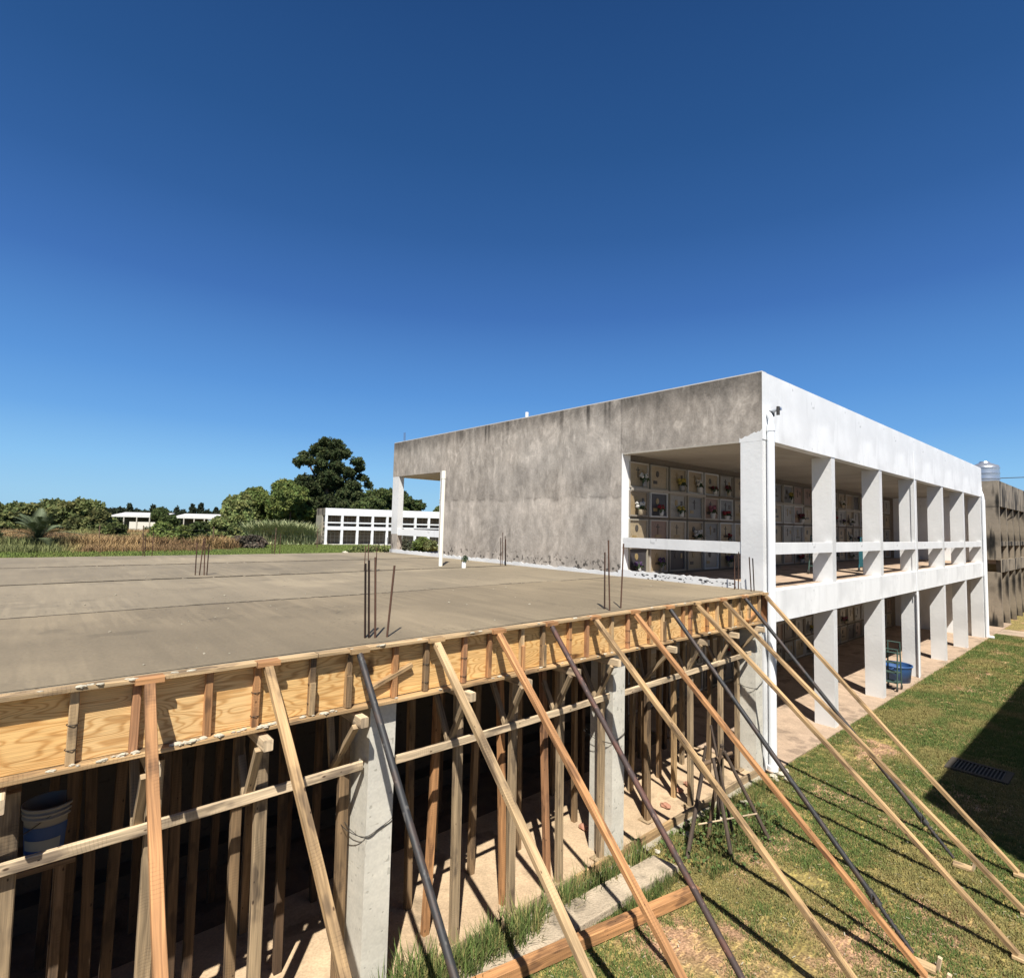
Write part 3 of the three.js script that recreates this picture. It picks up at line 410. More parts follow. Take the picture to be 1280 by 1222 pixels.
  eb.forEach(([a, b], i) => { const t = thing('edge_board', `timber edge board along the floor slab, ${ORD[i]} from the white building`, 'board', [-0.02, 0, (a + b) / 2], 'edge boards of the floor slab'); bar(t, 'board', [-0.018, 0.055, a + 0.01], [-0.018, 0.055, b - 0.01], 0.04, 0.12, i % 2 ? pine : pineG, [0, 1, 0]); });
  // bucket on a stack of planks
  const b = thing('paint_bucket', 'white plastic bucket, darkened in colour for the shade, with blue label under slab', 'bucket', [-1.0, 1.72, 9.97]);
  const prof = [[0, 0], [0.13, 0], [0.148, 0.3], [0.16, 0.3], [0.16, 0.315], [0.15, 0.318], [0.151, 0.335], [0.163, 0.336], [0.163, 0.35], [0.152, 0.352], [0.154, 0.37], [0.166, 0.372], [0.166, 0.39], [0.15, 0.39], [0.13, 0.02], [0, 0.02]].map((p) => new THREE.Vector2(...p));
  part(b, 'bucket_body', new THREE.LatheGeometry(prof, 32), plain([0.24, 0.23, 0.21], 0.6), [-1.0, 1.72, 9.97]);  // white plastic greyed to stand in for shade, labels toned down with it
  const lab = new THREE.CylinderGeometry(0.1475, 0.1345, 0.2, 24, 1, true, 0.1, 2.6); part(b, 'label', lab, plain([0.01, 0.055, 0.2], 0.5, { side: THREE.DoubleSide }), [-1.0, 1.72 + 0.15, 9.97]); const lab2 = new THREE.CylinderGeometry(0.146, 0.1405, 0.075, 20, 1, true, 0.4, 1.7); part(b, 'label_patch', lab2, plain([0.22, 0.24, 0.25], 0.6, { side: THREE.DoubleSide }), [-1.0, 1.72 + 0.12, 9.97]);
  tube(b, 'handle', [[-1.155, 2.06, 10.05], [-1.02, 1.96, 10.16], [-0.88, 1.95, 10.13], [-0.85, 2.06, 9.95]], 0.004, iron, 20, 5);
  const sh = thing('site_bench', 'rough plank bench carrying the bucket in the dark', 'bench', [-1.0, 0.05, 10.1]); bar(sh, 'plank', [-1.0, 1.7, 9.8], [-1.0, 1.7, 11.6], 0.4, 0.04, pineD, [0, 1, 0]); for (const z of [9.88, 11.4]) for (const x of [-1.12, -0.88]) bar(sh, 'leg', [x, 0.05, z], [x, 1.68, z], 0.06, 0.06, pineD);
}
// ---------- raking props ----------
{
  const P = [[9.53, 3.25, 9.58, pineO, 'orange timber raking prop with weathered face, nearest the camera'], [8.75, 3.25, 8.72, pine, 'notched orange pine raking prop just before the nearest concrete column'], [7.99, 3.2, 8.13, 'k', 'scuffed black steel raking prop crossing the nearest concrete column'], [7.2, 3.3, 7.17, pineB, 'pale pine raking prop just past the nearest concrete column'], [6.42, 3.25, 6.39, pineO, 'reddish timber raking prop between the pale prop and the brown steel one'], [5.63, 3.1, 5.75, 'b', 'brown rusty steel raking prop in front of the middle column'], [4.86, 3.1, 4.4, pine, 'pale pine raking prop starting just before the middle column'], [4.04, 3.1, 3.39, pineO, 'orange timber raking prop passing in front of the log trestle'], [3.22, 2.99, 3.2, 'k', 'black steel raking prop with a screw foot beside the orange timber prop'], [2.49, 3.64, 2.3, pine, 'long pine raking prop landing between the two steel screw feet'], [1.69, 3.6, 1.37, pine, 'long pine raking prop just before the farther black steel prop'], [0.96, 2.88, 0.78, 'k', 'black steel raking prop with a screw foot near the white corner'], [0.2, 3.43, 0.43, pine, 'long pine raking prop at the slab corner beside the white downpipe']];
  P.forEach(([zt, fx, fz, m, label], i) => {
    const steel = typeof m === 'string', T = [0.13, 3.165, zt], F = [fx, 0.04, fz], t = thing(steel ? 'steel_prop' : 'timber_prop', label, 'prop', [fx, 0, fz], 'raking props of the formwork');
    const at = (k) => T.map((a, q) => a + (F[q] - a) * k);
    if (!steel) bar(t, 'timber', at(-0.005), at(0.998), i < 2 ? 0.052 : 0.05, i < 2 ? 0.064 : 0.07, m, [0, 0, 1], 0.004, 0.04);
    else {
      const mm = m === 'k' ? steelK : steelBr; rod(t, 'outer_tube', at(0.0), at(0.87), 0.029, mm, 0.029, 14); rod(t, 'inner_tube', at(0.86), at(0.985), 0.02, mm, 0.02, 12);
      rod(t, 'collar', at(0.85), at(0.885), 0.04, steelK, 0.04, 14); const c = at(0.868), h = [c[0] + 0.02, c[1] + 0.1, c[2] + 0.14]; tube(t, 'handle', [c, [c[0] + 0.03, c[1] + 0.05, c[2] + 0.09], h, [c[0] + 0.02, c[1] + 0.02, c[2] + 0.16]], 0.01, steelK, 14, 6);
      for (let k = 0; k < 7; k++) { const a = at(0.895 + k * 0.011), b2 = at(0.899 + k * 0.011); rod(t, 'thread_ring', a, b2, 0.026, steelK, 0.026, 10); }
    }
    const f = thing('foot_block', `timber block under the foot of the ${label.split(' raking')[0]} prop, ${ORD[12 - i]} from the white building`, 'block', [fx + 0.05, 0, fz], 'timber blocks under the prop feet');
    part(f, 'block', barGeo(0.19, 0.11, 0.04, 0.006, i + 50), pineB, [fx + 0.05, 0.022, fz], turn([0, 0, 0], [1, 0, 0.3 * (hash(i, 1, 2) - 0.5)], [0, 1, 0]));
    const pg = thing('stake', `pale stake beside the ${label.split(' raking')[0].replace('reddish ', '')} prop, ${ORD[12 - i]} from white building`, 'stake', [fx + 0.14, 0, fz - 0.05], 'stakes at the prop feet'); bar(pg, 'stake', [fx + 0.13, -0.1, fz - 0.06], [fx + 0.17, 0.13, fz - 0.07], 0.035, 0.045, pineP);
  });
}
// ---------- things on the lawn and pavement ----------
{
  const bm = thing('timber_beam', 'heavy sawn timber beam lying on the grass in front of the concrete plank', 'beam', [0.75, 0, 5.3]); bar(bm, 'beam', [1.02, 0.065, 4.02], [0.42, 0.065, 7.0], 0.11, 0.12, pineO, [0, 1, 0], 0.006);
  const cs = thing('concrete_plank', 'broken pale concrete plank lying in the grass by the floor slab', 'slab', [0.42, 0, 5.2]);
  const sh = new THREE.Shape(); [[0.3, -3.85], [0.62, -3.8], [0.58, -4.6], [0.55, -5.3], [0.5, -6.2], [0.4, -7.0], [0.1, -7.0], [0.2, -5.6], [0.26, -4.6]].forEach((p, i) => (i ? sh.lineTo(...p) : sh.moveTo(...p)));
  const g = new THREE.ExtrudeGeometry(sh, { depth: 0.07, bevelEnabled: true, bevelSize: 0.012, bevelThickness: 0.012, bevelSegments: 2 }); g.rotateX(-Math.PI / 2); part(cs, 'plank', g, mat(paveT, [0.62, 0.56, 0.46], 0.95, 0.012));
  const tr = thing('log_trestle', 'rough dark pole trestle standing in the weeds beside the floor slab', 'trestle', [0.65, 0, 2.9]);
  for (const [a, b] of [[[0.53, 0, 3.42], [0.5, 1.12, 2.93]], [[0.92, 0, 2.98], [0.58, 1.15, 2.85]], [[1.05, 0, 2.16], [0.62, 1.2, 2.62]], [[0.4, 0, 2.4], [0.55, 1.25, 2.55]]]) rod(tr, 'leg', a, b, 0.03, pineK, 0.024, 7);
  rod(tr, 'ridge_pole', [0.5, 1.08, 3.1], [0.62, 1.12, 2.4], 0.03, pineD, 0.026, 7); rod(tr, 'cross_rail', [0.62, 0.42, 3.3], [0.98, 0.42, 2.4], 0.012, pineP, 0.012, 6);
  rod(tr, 'pole', [0.7, 0, 2.5], [0.42, 1.5, 2.62], 0.022, pineK, 0.018, 6); rod(tr, 'pole', [0.45, 0, 2.75], [0.62, 1.25, 2.7], 0.03, pineD, 0.02, 6); rod(tr, 'pole', [0.3, 0, 2.95], [0.5, 1.3, 2.9], 0.02, pineK, 0.02, 6);
  const r = rng(31);
  const pit = thing('drain_grate', 'concrete framed drain pit with a dark grate in the shaded lawn', 'drain', [2.48, 0, -3.25]);
  part(pit, 'pit', box(2.12, 2.84, -0.01, 0.004, -3.5, -2.98), plain([0.02, 0.02, 0.02], 1));  // flat near-black sheet standing in for the unlit hollow below the grate
  for (const [a, b, c, d] of [[2.03, 2.93, -3.58, -3.5], [2.03, 2.93, -2.98, -2.9], [2.03, 2.12, -3.5, -2.98], [2.84, 2.93, -3.5, -2.98]]) part(pit, 'kerb_block', box(a, b, 0, 0.035, c, d), innerM);
  for (let k = 0; k < 14; k++) part(pit, 'grate_bar', box(2.14 + k * 0.052, 2.155 + k * 0.052, 0.015, 0.03, -3.495, -2.985), iron);
  // rolling steps used to reach the niches
  const steps = (label, x, y, z, m, h, panel) => {
    const t = thing('rolling_steps', label, 'ladder', [x, y, z]), w = 0.32, d = 0.42;
    for (const sx of [-w / 2, w / 2]) { rod(t, 'upright', [x + sx, y + 0.06, z - d / 2], [x + sx * 0.9, y + h, z - d / 2 + 0.04], 0.018, m); rod(t, 'upright', [x + sx, y + 0.06, z + d / 2], [x + sx * 0.9, y + h * 0.85, z + 0.06], 0.018, m); }
    for (let k = 0; k < 4; k++) { const yy = y + 0.2 + k * (h * 0.8 / 4); part(t, 'tread', box(x - w / 2, x + w / 2, yy, yy + 0.025, z - d / 2 + 0.03, z + d / 2 - 0.05 - k * 0.06), m); }
    rod(t, 'top_rail', [x - w / 2, y + h, z - d / 2 + 0.04], [x + w / 2, y + h, z - d / 2 + 0.04], 0.018, m); rod(t, 'top_rail', [x - w / 2, y + h * 0.86, z + 0.05], [x + w / 2, y + h * 0.86, z + 0.05], 0.018, m);
    for (const sx of [-w / 2, w / 2]) for (const sz of [-d / 2, d / 2]) { const c = new THREE.CylinderGeometry(0.06, 0.06, 0.03, 14); c.rotateZ(Math.PI / 2); part(t, 'wheel', c, iron, [x + sx, y + 0.06, z + sz]); }
    if (panel) part(t, 'side_panel', box(x - w / 2, x + w / 2, y + 0.15, y + h * 0.7, z + d / 2 - 0.03, z + d / 2 - 0.01), tealPaint);
  };
  steps('dark green wheeled steps on the pavement between two white columns', -0.12, 0.02, -8.15, greenPaint, 1.28, false); steps('teal wheeled steps parked in the upper gallery behind the railing', -0.75, 3.2, -8.4, tealPaint, 1.15, true); steps('green wheeled steps farther back in the upper gallery', -1.2, 3.2, -5.9, greenPaint, 1.2, false);
  const tub = thing('blue_tub', 'blue plastic tub beside the green wheeled steps on the pavement', 'tub', [-0.35, 0.02, -9.35]);
  const tg = new THREE.LatheGeometry([[0, 0], [0.36, 0], [0.4, 0.42], [0.43, 0.44], [0.43, 0.48], [0.39, 0.47], [0.34, 0.03], [0, 0.03]].map((p) => new THREE.Vector2(...p)), 28); part(tub, 'tub_body', tg, bluePaint, [-0.35, 0.02, -9.35]); for (const s of [-1, 1]) tube(tub, 'handle', [[-0.35 - 0.07, 0.44, -9.35 + s * 0.43], [-0.35, 0.42, -9.35 + s * 0.5], [-0.35 + 0.07, 0.44, -9.35 + s * 0.43]], 0.012, bluePaint, 10, 6);
  // stones and scraps by the floor slab and pipe foot
  for (let i = 0; i < 16; i++) { const x = [0.16, 0.14, 0.2, 0.25, 0.3][i % 5] + 0.12 * r(), z = i < 8 ? -0.3 + 0.07 * i : 1.2 + 0.75 * (i - 8) + 0.3 * r(); const s = thing('rubble_stone', i < 8 ? `pale rubble stone at the white downpipe foot, ${ORD[i]} from the wall` : `small rubble stone along the floor slab edge, ${ORD[i - 8]} from the white building`, 'stone', [x, 0, z], i < 8 ? 'stones at the downpipe foot' : 'stones along the floor slab'); part(s, 'stone', lump(0.03 + 0.03 * r(), i, 1.3, 0.7, 1), mortar, [x, 0.02, z]); }
  for (let i = 0; i < 5; i++) { const x = -0.3 - 0.5 * r(), z = [1.7, 2.0, 2.6, 4.05, 1.2][i], s = thing('brick_fragment', `broken reddish brick on the dusty floor slab, ${ORD[[1, 2, 3, 4, 0][i]]} from the white building`, 'brick', [x, 0.05, z], 'broken bricks on the floor slab'); part(s, 'fragment', lump(0.06, i + 7, 1.4, 0.6, 0.9), plain([0.4, 0.2, 0.13], 0.95), [x, 0.085, z]); }
}
// neighbouring building behind the camera's right shoulder, whose shade falls on the lawn
{
  const nb = thing('neighbouring_building', 'white niche building facing across the lawn', 'building', [9, 0, -20]);
  const sh = new THREE.Shape(); [[6.1, -2.24], [14, -4.87], [14, 46], [6.1, 46]].forEach((p, i) => (i ? sh.lineTo(...p) : sh.moveTo(...p)));
  const up = (h) => { const g = new THREE.ExtrudeGeometry(sh, { depth: h, bevelEnabled: false }); g.rotateX(-Math.PI / 2); return g; };
  part(nb, 'wall', up(7.0), whiteM); const rf = up(0.3); rf.translate(0, 7.02, 0); part(nb, 'roof', rf, whiteM);
  const te = thing('added_sky_blocker', 'unseen low flat roofed block added to cut skylight under the slab', 'building', [9, 0, 16]); part(te, 'wall', box(5.3, 14, 0, 2.45, 5.6, 34), whiteM); part(te, 'roof', box(5.2, 14, 2.46, 2.65, 5.6, 34), colM);  // unseen annexe, added to hold low skylight off the space under the slab
}

// ---------- flowers on the niches ----------
{
  const r = rng(77), bl = (n, spread, seed) => { const gs = [], q = rng(seed); for (let i = 0; i < n; i++) { const g = lump(0.03 + 0.018 * q(), seed + i, 1, 0.8, 1); g.translate((q() - 0.5) * 0.08, 0.2 + 0.09 * q(), (q() - 0.5) * spread); gs.push(g); } return mergeGeometries(gs); };
  const leaf = (n, spread, seed) => { const gs = [], q = rng(seed); for (let i = 0; i < n; i++) { const g = new THREE.PlaneGeometry(0.05, 0.16); g.rotateX((q() - 0.5) * 2.4); g.rotateY(q() * 6.3); g.translate((q() - 0.5) * 0.08, 0.15 + 0.07 * q(), (q() - 0.5) * spread); gs.push(g); } return mergeGeometries(gs); };
  const vases = [[[0, 0], [0.05, 0], [0.065, 0.06], [0.055, 0.14], [0.07, 0.16]], [[0, 0], [0.07, 0], [0.09, 0.12], [0.095, 0.13]], [[0, 0], [0.04, 0], [0.045, 0.15], [0.05, 0.16]]].map((v) => new THREE.LatheGeometry(v.map((p) => new THREE.Vector2(...p)), 14));
  const vm = [['white', plain([0.5, 0.49, 0.46], 0.5)], ['cream', plain([0.38, 0.32, 0.22], 0.5)], ['grey', plain([0.2, 0.2, 0.2], 0.5)]], fm = [['red', plain([0.22, 0.018, 0.025], 0.9)], ['dark red', plain([0.1, 0.012, 0.02], 0.9)], ['white', plain([0.5, 0.48, 0.44], 0.9)], ['yellow', plain([0.36, 0.28, 0.06], 0.9)], ['pink', plain([0.25, 0.09, 0.12], 0.9)], ['purple', plain([0.07, 0.035, 0.1], 0.9)]], lm = plain([0.035, 0.06, 0.02], 0.85, { side: THREE.DoubleSide });
  const blooms = [bl(14, 0.22, 1), bl(20, 0.34, 2), bl(9, 0.14, 3)], leaves = [leaf(18, 0.26, 4), leaf(26, 0.36, 5), leaf(16, 0.18, 6)];
  const rowsN = ['lowest', 'second', 'third', 'top'];
  for (let fl = 1; fl >= 0; fl--) for (let row = 3; row >= 0; row--) for (let c = 0; c < 19; c++) {
    const chance = fl && c < 7 ? 0.6 : 0.4; if (r() > chance) continue;
    const y = (fl ? 3.22 : 0.05) + 0.34 + row * 0.672 - 0.27, z = -0.62 - c * 0.835 + (r() - 0.5) * 0.3, a = Math.floor(r() * 3), f = Math.floor(r() * 6), k = Math.floor(r() * 3);
    const t = thing('flower_vase', `${fm[f][0]} flowers in ${vm[a][0]} vase, ${rowsN[row]} row, ${fl ? 'upper' : 'lower'} gallery, ${ORD[c]} niche from end wall`, 'flowers', [-3.16, y, z], 'flower vases on the niche fronts');
    part(t, 'vase', vases[k], vm[a][1], [-3.16, y, z]); part(t, 'blooms', blooms[k], fm[f][1], [-3.16, y, z]); part(t, 'leaves', leaves[k], lm, [-3.16, y, z]); t.scale.set(0.8, 0.75 + 0.4 * r(), 0.55 + 0.5 * r());
  }
}

// ---------- grass ----------
function tuftGeo(n, h, w, spread, seed) {
  const q = rng(seed), pos = [], nor = [];
  for (let i = 0; i < n; i++) { const a = q() * 6.283, x = (q() - 0.5) * spread, z = (q() - 0.5) * spread, hh = h * (0.55 + 0.6 * q()), lean = hh * (0.15 + 0.75 * q()), dx = Math.cos(a), dz = Math.sin(a), wx = -dz * w / 2, wz = dx * w / 2, mx = x + dx * lean * 0.4, mz = z + dz * lean * 0.4;
    const A = [x - wx, 0, z - wz], B = [x + wx, 0, z + wz], C = [mx + wx * 0.8, hh * 0.6, mz + wz * 0.8], D = [mx - wx * 0.8, hh * 0.6, mz - wz * 0.8], E2 = [x + dx * lean, hh, z + dz * lean];
    pos.push(...A, ...B, ...C, ...A, ...C, ...D, ...D, ...C, ...E2); }
  const g = new THREE.BufferGeometry(); g.setAttribute('position', new THREE.Float32BufferAttribute(pos, 3)); g.computeVertexNormals();
  return g;
}
const leafMat = (c = [1, 1, 1]) => new THREE.MeshPhysicalMaterial({ color: new THREE.Color().setRGB(...c), roughness: 1, specularIntensity: 0.25, side: THREE.DoubleSide, transmission: 0.3, thickness: 0 });
const grassM = plain([1, 1, 1], 0.9, { side: THREE.DoubleSide });
function scatter(name, geo, material, list, parent, label, category, kind) {   // list of [x, y, z, scale, turn, r, g, b, tilt]
  const m = new THREE.InstancedMesh(geo, material, list.length), o = new THREE.Object3D(), c = new THREE.Color();
  list.forEach((l, i) => { o.position.set(l[0], l[1], l[2]); o.rotation.set(l[8] || 0, l[4], l[9] || 0); o.scale.setScalar(l[3]); if (l[10]) o.scale.y *= l[10]; o.updateMatrix(); m.setMatrixAt(i, o.matrix); m.setColorAt(i, c.setRGB(l[5], l[6], l[7])); });
  m.name = parent ? name : numbered(name); tag(m, label, category, null, kind); shade(m); (parent || scene).add(m); return m;
}
const inBuilt = (x, z) => (x < 0.13 && z < -0.05) || x < 0.06 || (x > 2.0 && x < 2.96 && z > -3.6 && z < -2.88) || (z < -22.5 && z > -24.5);
const bare = (x, z) => Math.max(0, 1 - Math.hypot((x - 1.55) / 0.55, (z - 2.75) / 0.4)) * 1.4 + Math.max(0, 1 - Math.hypot((x - 1.5) / 0.8, (z - 4.6) / 0.9)) + 0.8 * Math.max(0, 1 - Math.hypot((x - 0.8) / 0.8, (z + 2.6) / 2.2)) + 0.9 * Math.max(0, 1 - Math.hypot((x - 2.2) / 0.5, (z - 3.9) / 0.9));
{
  const q = rng(101), list = [];
  const go = (n, x0, x1, z0, z1, s) => { for (let i = 0; i < n; i++) { const x = x0 + (x1 - x0) * q(), z = z0 + (z1 - z0) * q(); if (inBuilt(x, z)) continue; const b = bare(x, z), n1 = fbm(x * 1.1, z * 1.1, 3, 5), n2 = fbm(x * 4, z * 4, 2, 9); if (q() < b * 0.92 + sm(0.5, 0.7, n2) * 0.6) continue;
      const dry = Math.min(1, sm(0.46, 0.68, n1) * 0.75 + b * 0.5 + (q() < 0.14 ? 0.8 : 0)), v = 0.75 + 0.5 * q(), lush = 0.75 + 0.5 * n2; list.push([x, -0.012, z, s * lush * (0.7 + 0.6 * q()), q() * 6.283, (0.092 + 0.17 * dry) * v, (0.138 + 0.075 * dry) * v, (0.03 + 0.048 * dry) * v]); } };
  go(62000, 0.08, 4.6, -2, 8.2, 1); go(40000, 0.1, 4.6, -9, -2, 1.15); go(30000, 0.1, 5.6, -23, -9, 1.5);
  scatter('mown_grass', tuftGeo(7, 0.034, 0.006, 0.075, 1), grassM, list, null, 'short mown grass with dry straw patches in front of the galleries', 'grass', 'stuff');
  // seed specks, clover and straw litter that lie on the lawn
  const lit = []; for (let i = 0; i < 2200; i++) { const x = 0.15 + 4.2 * q(), z = -3 + 11 * q(); if (inBuilt(x, z)) continue; const k = q(); lit.push([x, 0.008 + 0.01 * q(), z, 0.5 + q(), q() * 6.3, ...(k < 0.7 ? [0.34, 0.29, 0.17] : [0.42, 0.39, 0.3]), (q() - 0.5) * 0.6]); }
  const lg = new THREE.PlaneGeometry(0.028, 0.006); lg.rotateX(-Math.PI / 2); scatter('straw_litter', lg, grassM, lit, null, 'loose straw and pale litter scattered over the lawn', 'litter', 'stuff');
  // long grass and weeds against the floor slab, beam, concrete plank and trestle
  const tall = [], wd = []; const put = (n, fx, fz, h) => { for (let i = 0; i < n; i++) { const x = fx(), z = fz(); const v = 0.6 + 0.6 * q(), y = q() < 0.2 ? 1 : 0; tall.push([x, -0.01, z, h * (0.5 + 0.8 * q()), q() * 6.3, (0.1 + 0.16 * y) * v, (0.145 + 0.09 * y) * v, (0.032 + 0.05 * y) * v]); } };
  put(300, () => 0.1 + 0.16 * q(), () => 3.9 + 3.6 * q(), 1); put(190, () => 0.12 + 0.25 * q(), () => 5.9 + 1.4 * q(), 1.15); put(300, () => 0.12 + 0.9 * q(), () => 1.4 + 2.2 * q(), 0.62); put(120, () => 0.1 + 0.3 * q(), () => 0.3 + 1.3 * q(), 0.5); put(150, () => 0.62 + 0.12 * q(), () => 3.9 + 1.2 * q(), 0.5); put(60, () => -0.08 + 0.3 * q(), () => 7.0 + 0.7 * q(), 1.3);
  scatter('long_grass', tuftGeo(9, 0.26, 0.008, 0.09, 2), grassM, tall, null, 'long uncut grass tufts growing along the edge of the floor slab', 'grass', 'stuff');
  for (let i = 0; i < 800; i++) { const a = q() * 6.3, d = Math.sqrt(q()), x = 0.55 + 0.6 * d * Math.cos(a), z = 2.5 + 1.3 * d * Math.sin(a); if (x < 0.1) continue; const v = 0.6 + 0.7 * q(); wd.push([x, 0.02 + 0.28 * q() * (1 - d), z, 0.6 + 0.9 * q(), q() * 6.3, 0.075 * v, 0.12 * v, 0.03 * v, q() * 2 - 1, q() * 2 - 1]); }
  const wl = new THREE.CircleGeometry(0.02, 5); wl.scale(1, 0.7, 1); wl.rotateX(-Math.PI / 2); scatter('low_weeds', wl, grassM, wd, null, 'low leafy weeds around the feet of the log trestle', 'weeds', 'stuff');
}

// ---------- vegetation and buildings far behind ----------
function clumpGeo(n, r, s, seed) { const q = rng(seed), gs = []; for (let i = 0; i < n; i++) { const g = new THREE.PlaneGeometry(s * (0.6 + 0.6 * q()), s * (0.5 + 0.5 * q())); g.rotateX(q() * 6.3); g.rotateY(q() * 6.3); const a = q() * 6.3, b = Math.acos(2 * q() - 1), d = r * Math.cbrt(q()); g.translate(d * Math.sin(b) * Math.cos(a), d * Math.cos(b), d * Math.sin(b) * Math.sin(a)); gs.push(g); } return mergeGeometries(gs); }
const clumpA = clumpGeo(12, 0.42, 0.34, 1), clumpB = clumpGeo(14, 0.3, 0.2, 2), leafW = leafMat();
// blobs: [dx, dy, dz, rx, ry, rz]; leaves fill the outer shell of each, each blob with its own random tone
function crown(parent, base, blobs, n, col, seed, size = 1, geo = clumpA) {
  const q = rng(seed), list = [], vol = blobs.map((b) => (b[3] * b[4] * b[5]) ** 0.667), tot = vol.reduce((a, b) => a + b, 0);
  blobs.forEach((b, bi) => { const m = Math.round(n * vol[bi] / tot), tone = 0.8 + 0.4 * q(); for (let i = 0; i < m; i++) { const a = q() * 6.283, c = 2 * q() - 1, s = Math.sqrt(1 - c * c), lobe = 0.82 + 0.36 * vn(a * 1.3 + bi * 7, c * 2.5 + 9, seed), d = (0.62 + 0.4 * Math.sqrt(q())) * lobe; const v = tone * (0.75 + 0.5 * q()); list.push([b[0] + d * b[3] * s * Math.cos(a), b[1] + d * b[4] * c, b[2] + d * b[5] * s * Math.sin(a), size * (0.6 + 0.8 * q()), q() * 6.3, col[0] * v * (0.9 + 0.3 * q()), col[1] * v, col[2] * v, q() * 6.3, q() * 6.3]); } });
  const m = scatter('crown', geo, leafW, list, parent); m.userData.kind = 'stuff'; return m;
}
function tree(name, label, cat, x, z, H, W, col, seed, o = {}) {
  const t = thing(name, label, cat, [x, 0, z], o.group), q = rng(seed), low = o.low ?? 0.25, blobs = [];
  const nb = o.nb ?? 9; for (let i = 0; i < nb; i++) { const f = (i + 0.5) / nb, a = q() * 6.3, rad = W / 2 * (0.75 - 0.5 * f) * (o.spread ?? 1), ry = H * 0.14 * (0.8 + 0.5 * q()); blobs.push([Math.cos(a) * rad, H * (low + (0.86 - low) * f) + 0.0, Math.sin(a) * rad, W * 0.24 * (0.75 + 0.5 * q()), ry, W * 0.24 * (0.75 + 0.5 * q())]); }
  rod(t, 'trunk', [x, -0.3, z], [x + 0.2, H * 0.6, z], Math.max(0.06, W * 0.03), pineD, W * 0.012, 7);
  crown(t, [x, 0, z], blobs, o.n ?? 1200, col, seed, o.size ?? 1.2); return t;
}
{
  const G1 = [0.15, 0.195, 0.055], G2 = [0.2, 0.24, 0.085], G3 = [0.085, 0.118, 0.038], G4 = [0.2, 0.22, 0.09];
  // the tall round-clumped tree
  { const x = -117.7, z = -39.9, t = thing('tall_tree', 'tall dark tree with rounded tufted clumps rising above the white building in the distance', 'tree', [x, 0, z]);
    rod(t, 'trunk', [x, -0.3, z], [x + 0.4, 14, z], 0.75, pineD, 0.4, 8); rod(t, 'limb', [x, 10, z], [x - 2, 18, z + 4], 0.35, pineD, 0.15, 6); rod(t, 'limb', [x, 11, z], [x + 2, 17, z - 6], 0.32, pineD, 0.12, 6); rod(t, 'limb', [x, 13, z], [x, 22, z], 0.35, pineD, 0.12, 6); rod(t, 'limb', [x, 9, z], [x + 1, 13, z - 8], 0.3, pineD, 0.1, 6);
    // blobs laid out across the view: s sideways (right of the trunk as seen from the site), y height
    const B = [[-0.5, 22, 2.1], [1.8, 21.8, 2.1], [-3.2, 20.4, 1.8], [3.4, 20, 2.1], [0.3, 19.4, 2.6], [-4.6, 18, 1.7], [-2.2, 17.6, 2.3], [2.2, 17.4, 2.4], [6.6, 17.8, 1.5], [-6.2, 17.4, 1.2], [4.6, 15.2, 2.0], [8.2, 14.8, 1.4], [7, 16.2, 1.2], [9.4, 13, 1.1], [-0.4, 15, 2.8], [-5.4, 13.4, 2.2], [-3, 12.6, 2.8], [1.6, 12.6, 3], [5, 11.6, 2.6], [-6.4, 11, 2], [7.6, 10.4, 2.2], [-4.4, 8.8, 3], [0, 9, 3.4], [4.4, 8, 3.2], [8.4, 7.6, 2.6], [-7, 7.4, 2.4], [-3, 5.6, 3], [2, 5.4, 3.2], [7, 5, 3], [10.4, 9, 1.8], [11, 6, 2.2]];
    const q = rng(4), sx = 0.42, sz = -0.907; crown(t, [x, 0, z], B.flatMap(([s, y, r]) => Array.from({ length: r > 2.5 ? 6 : 3 }, () => { const dpt = (q() - 0.5) * 5, a = q() * 6.28, e = r * 0.55 * Math.sqrt(q()), k = r * (0.5 + 0.24 * q()); return [(s + e * Math.cos(a)) * sx + dpt * 0.9, y + e * Math.sin(a) * 0.85, (s + e * Math.cos(a)) * sz + dpt * 0.4, k, k * 0.72, k]; })), 9500, [0.068, 0.092, 0.035], 12, 1.0); }
  const T = (...a) => tree(...a);
  T('broad_tree', 'mid green broad tree just beside the tall tree, right of the reeds', 'tree', -113.8, -30.7, 13, 11, G1, 21, { n: 2200, low: 0.2 }); T('broad_tree', 'bushy green tree second from the tall tree toward the sheds', 'tree', -120.4, -27.2, 11.6, 10, G1, 22, { n: 1900, low: 0.2 }); T('broad_tree', 'rounded green tree third from the tall tree toward the sheds', 'tree', -120.8, -23.6, 10, 9, G2, 23, { n: 1700, low: 0.15 }); T('broad_tree', 'leafy tree next to the end of the open shed', 'tree', -113.5, -19.0, 8.7, 9, G2, 24, { n: 1700, low: 0.1 }); T('broad_tree', 'dark low tree under the right side of the tall tree', 'tree', -113, -47, 10.2, 13, G3, 25, { n: 1900, low: 0.15 });
  T('broad_tree', 'dark green tree behind the white building, nearest the tall tree', 'tree', -123.8, -55.7, 13.4, 17, G3, 26, { n: 2300, low: 0.2 }); T('broad_tree', 'dark green tree behind the distant building seen beside the left opening', 'tree', -126, -64.5, 13.2, 15, G3, 27, { n: 2200, low: 0.2 }); T('broad_tree', 'dark tree seen through the opening at the end of the upper gallery', 'tree', -118, -74.5, 12.6, 13, G3, 28, { n: 2200, low: 0.2 }); T('broad_tree', 'taller dark tree partly hidden by the end wall', 'tree', -116, -84, 17, 13, G3, 29, { n: 2200, low: 0.2 });
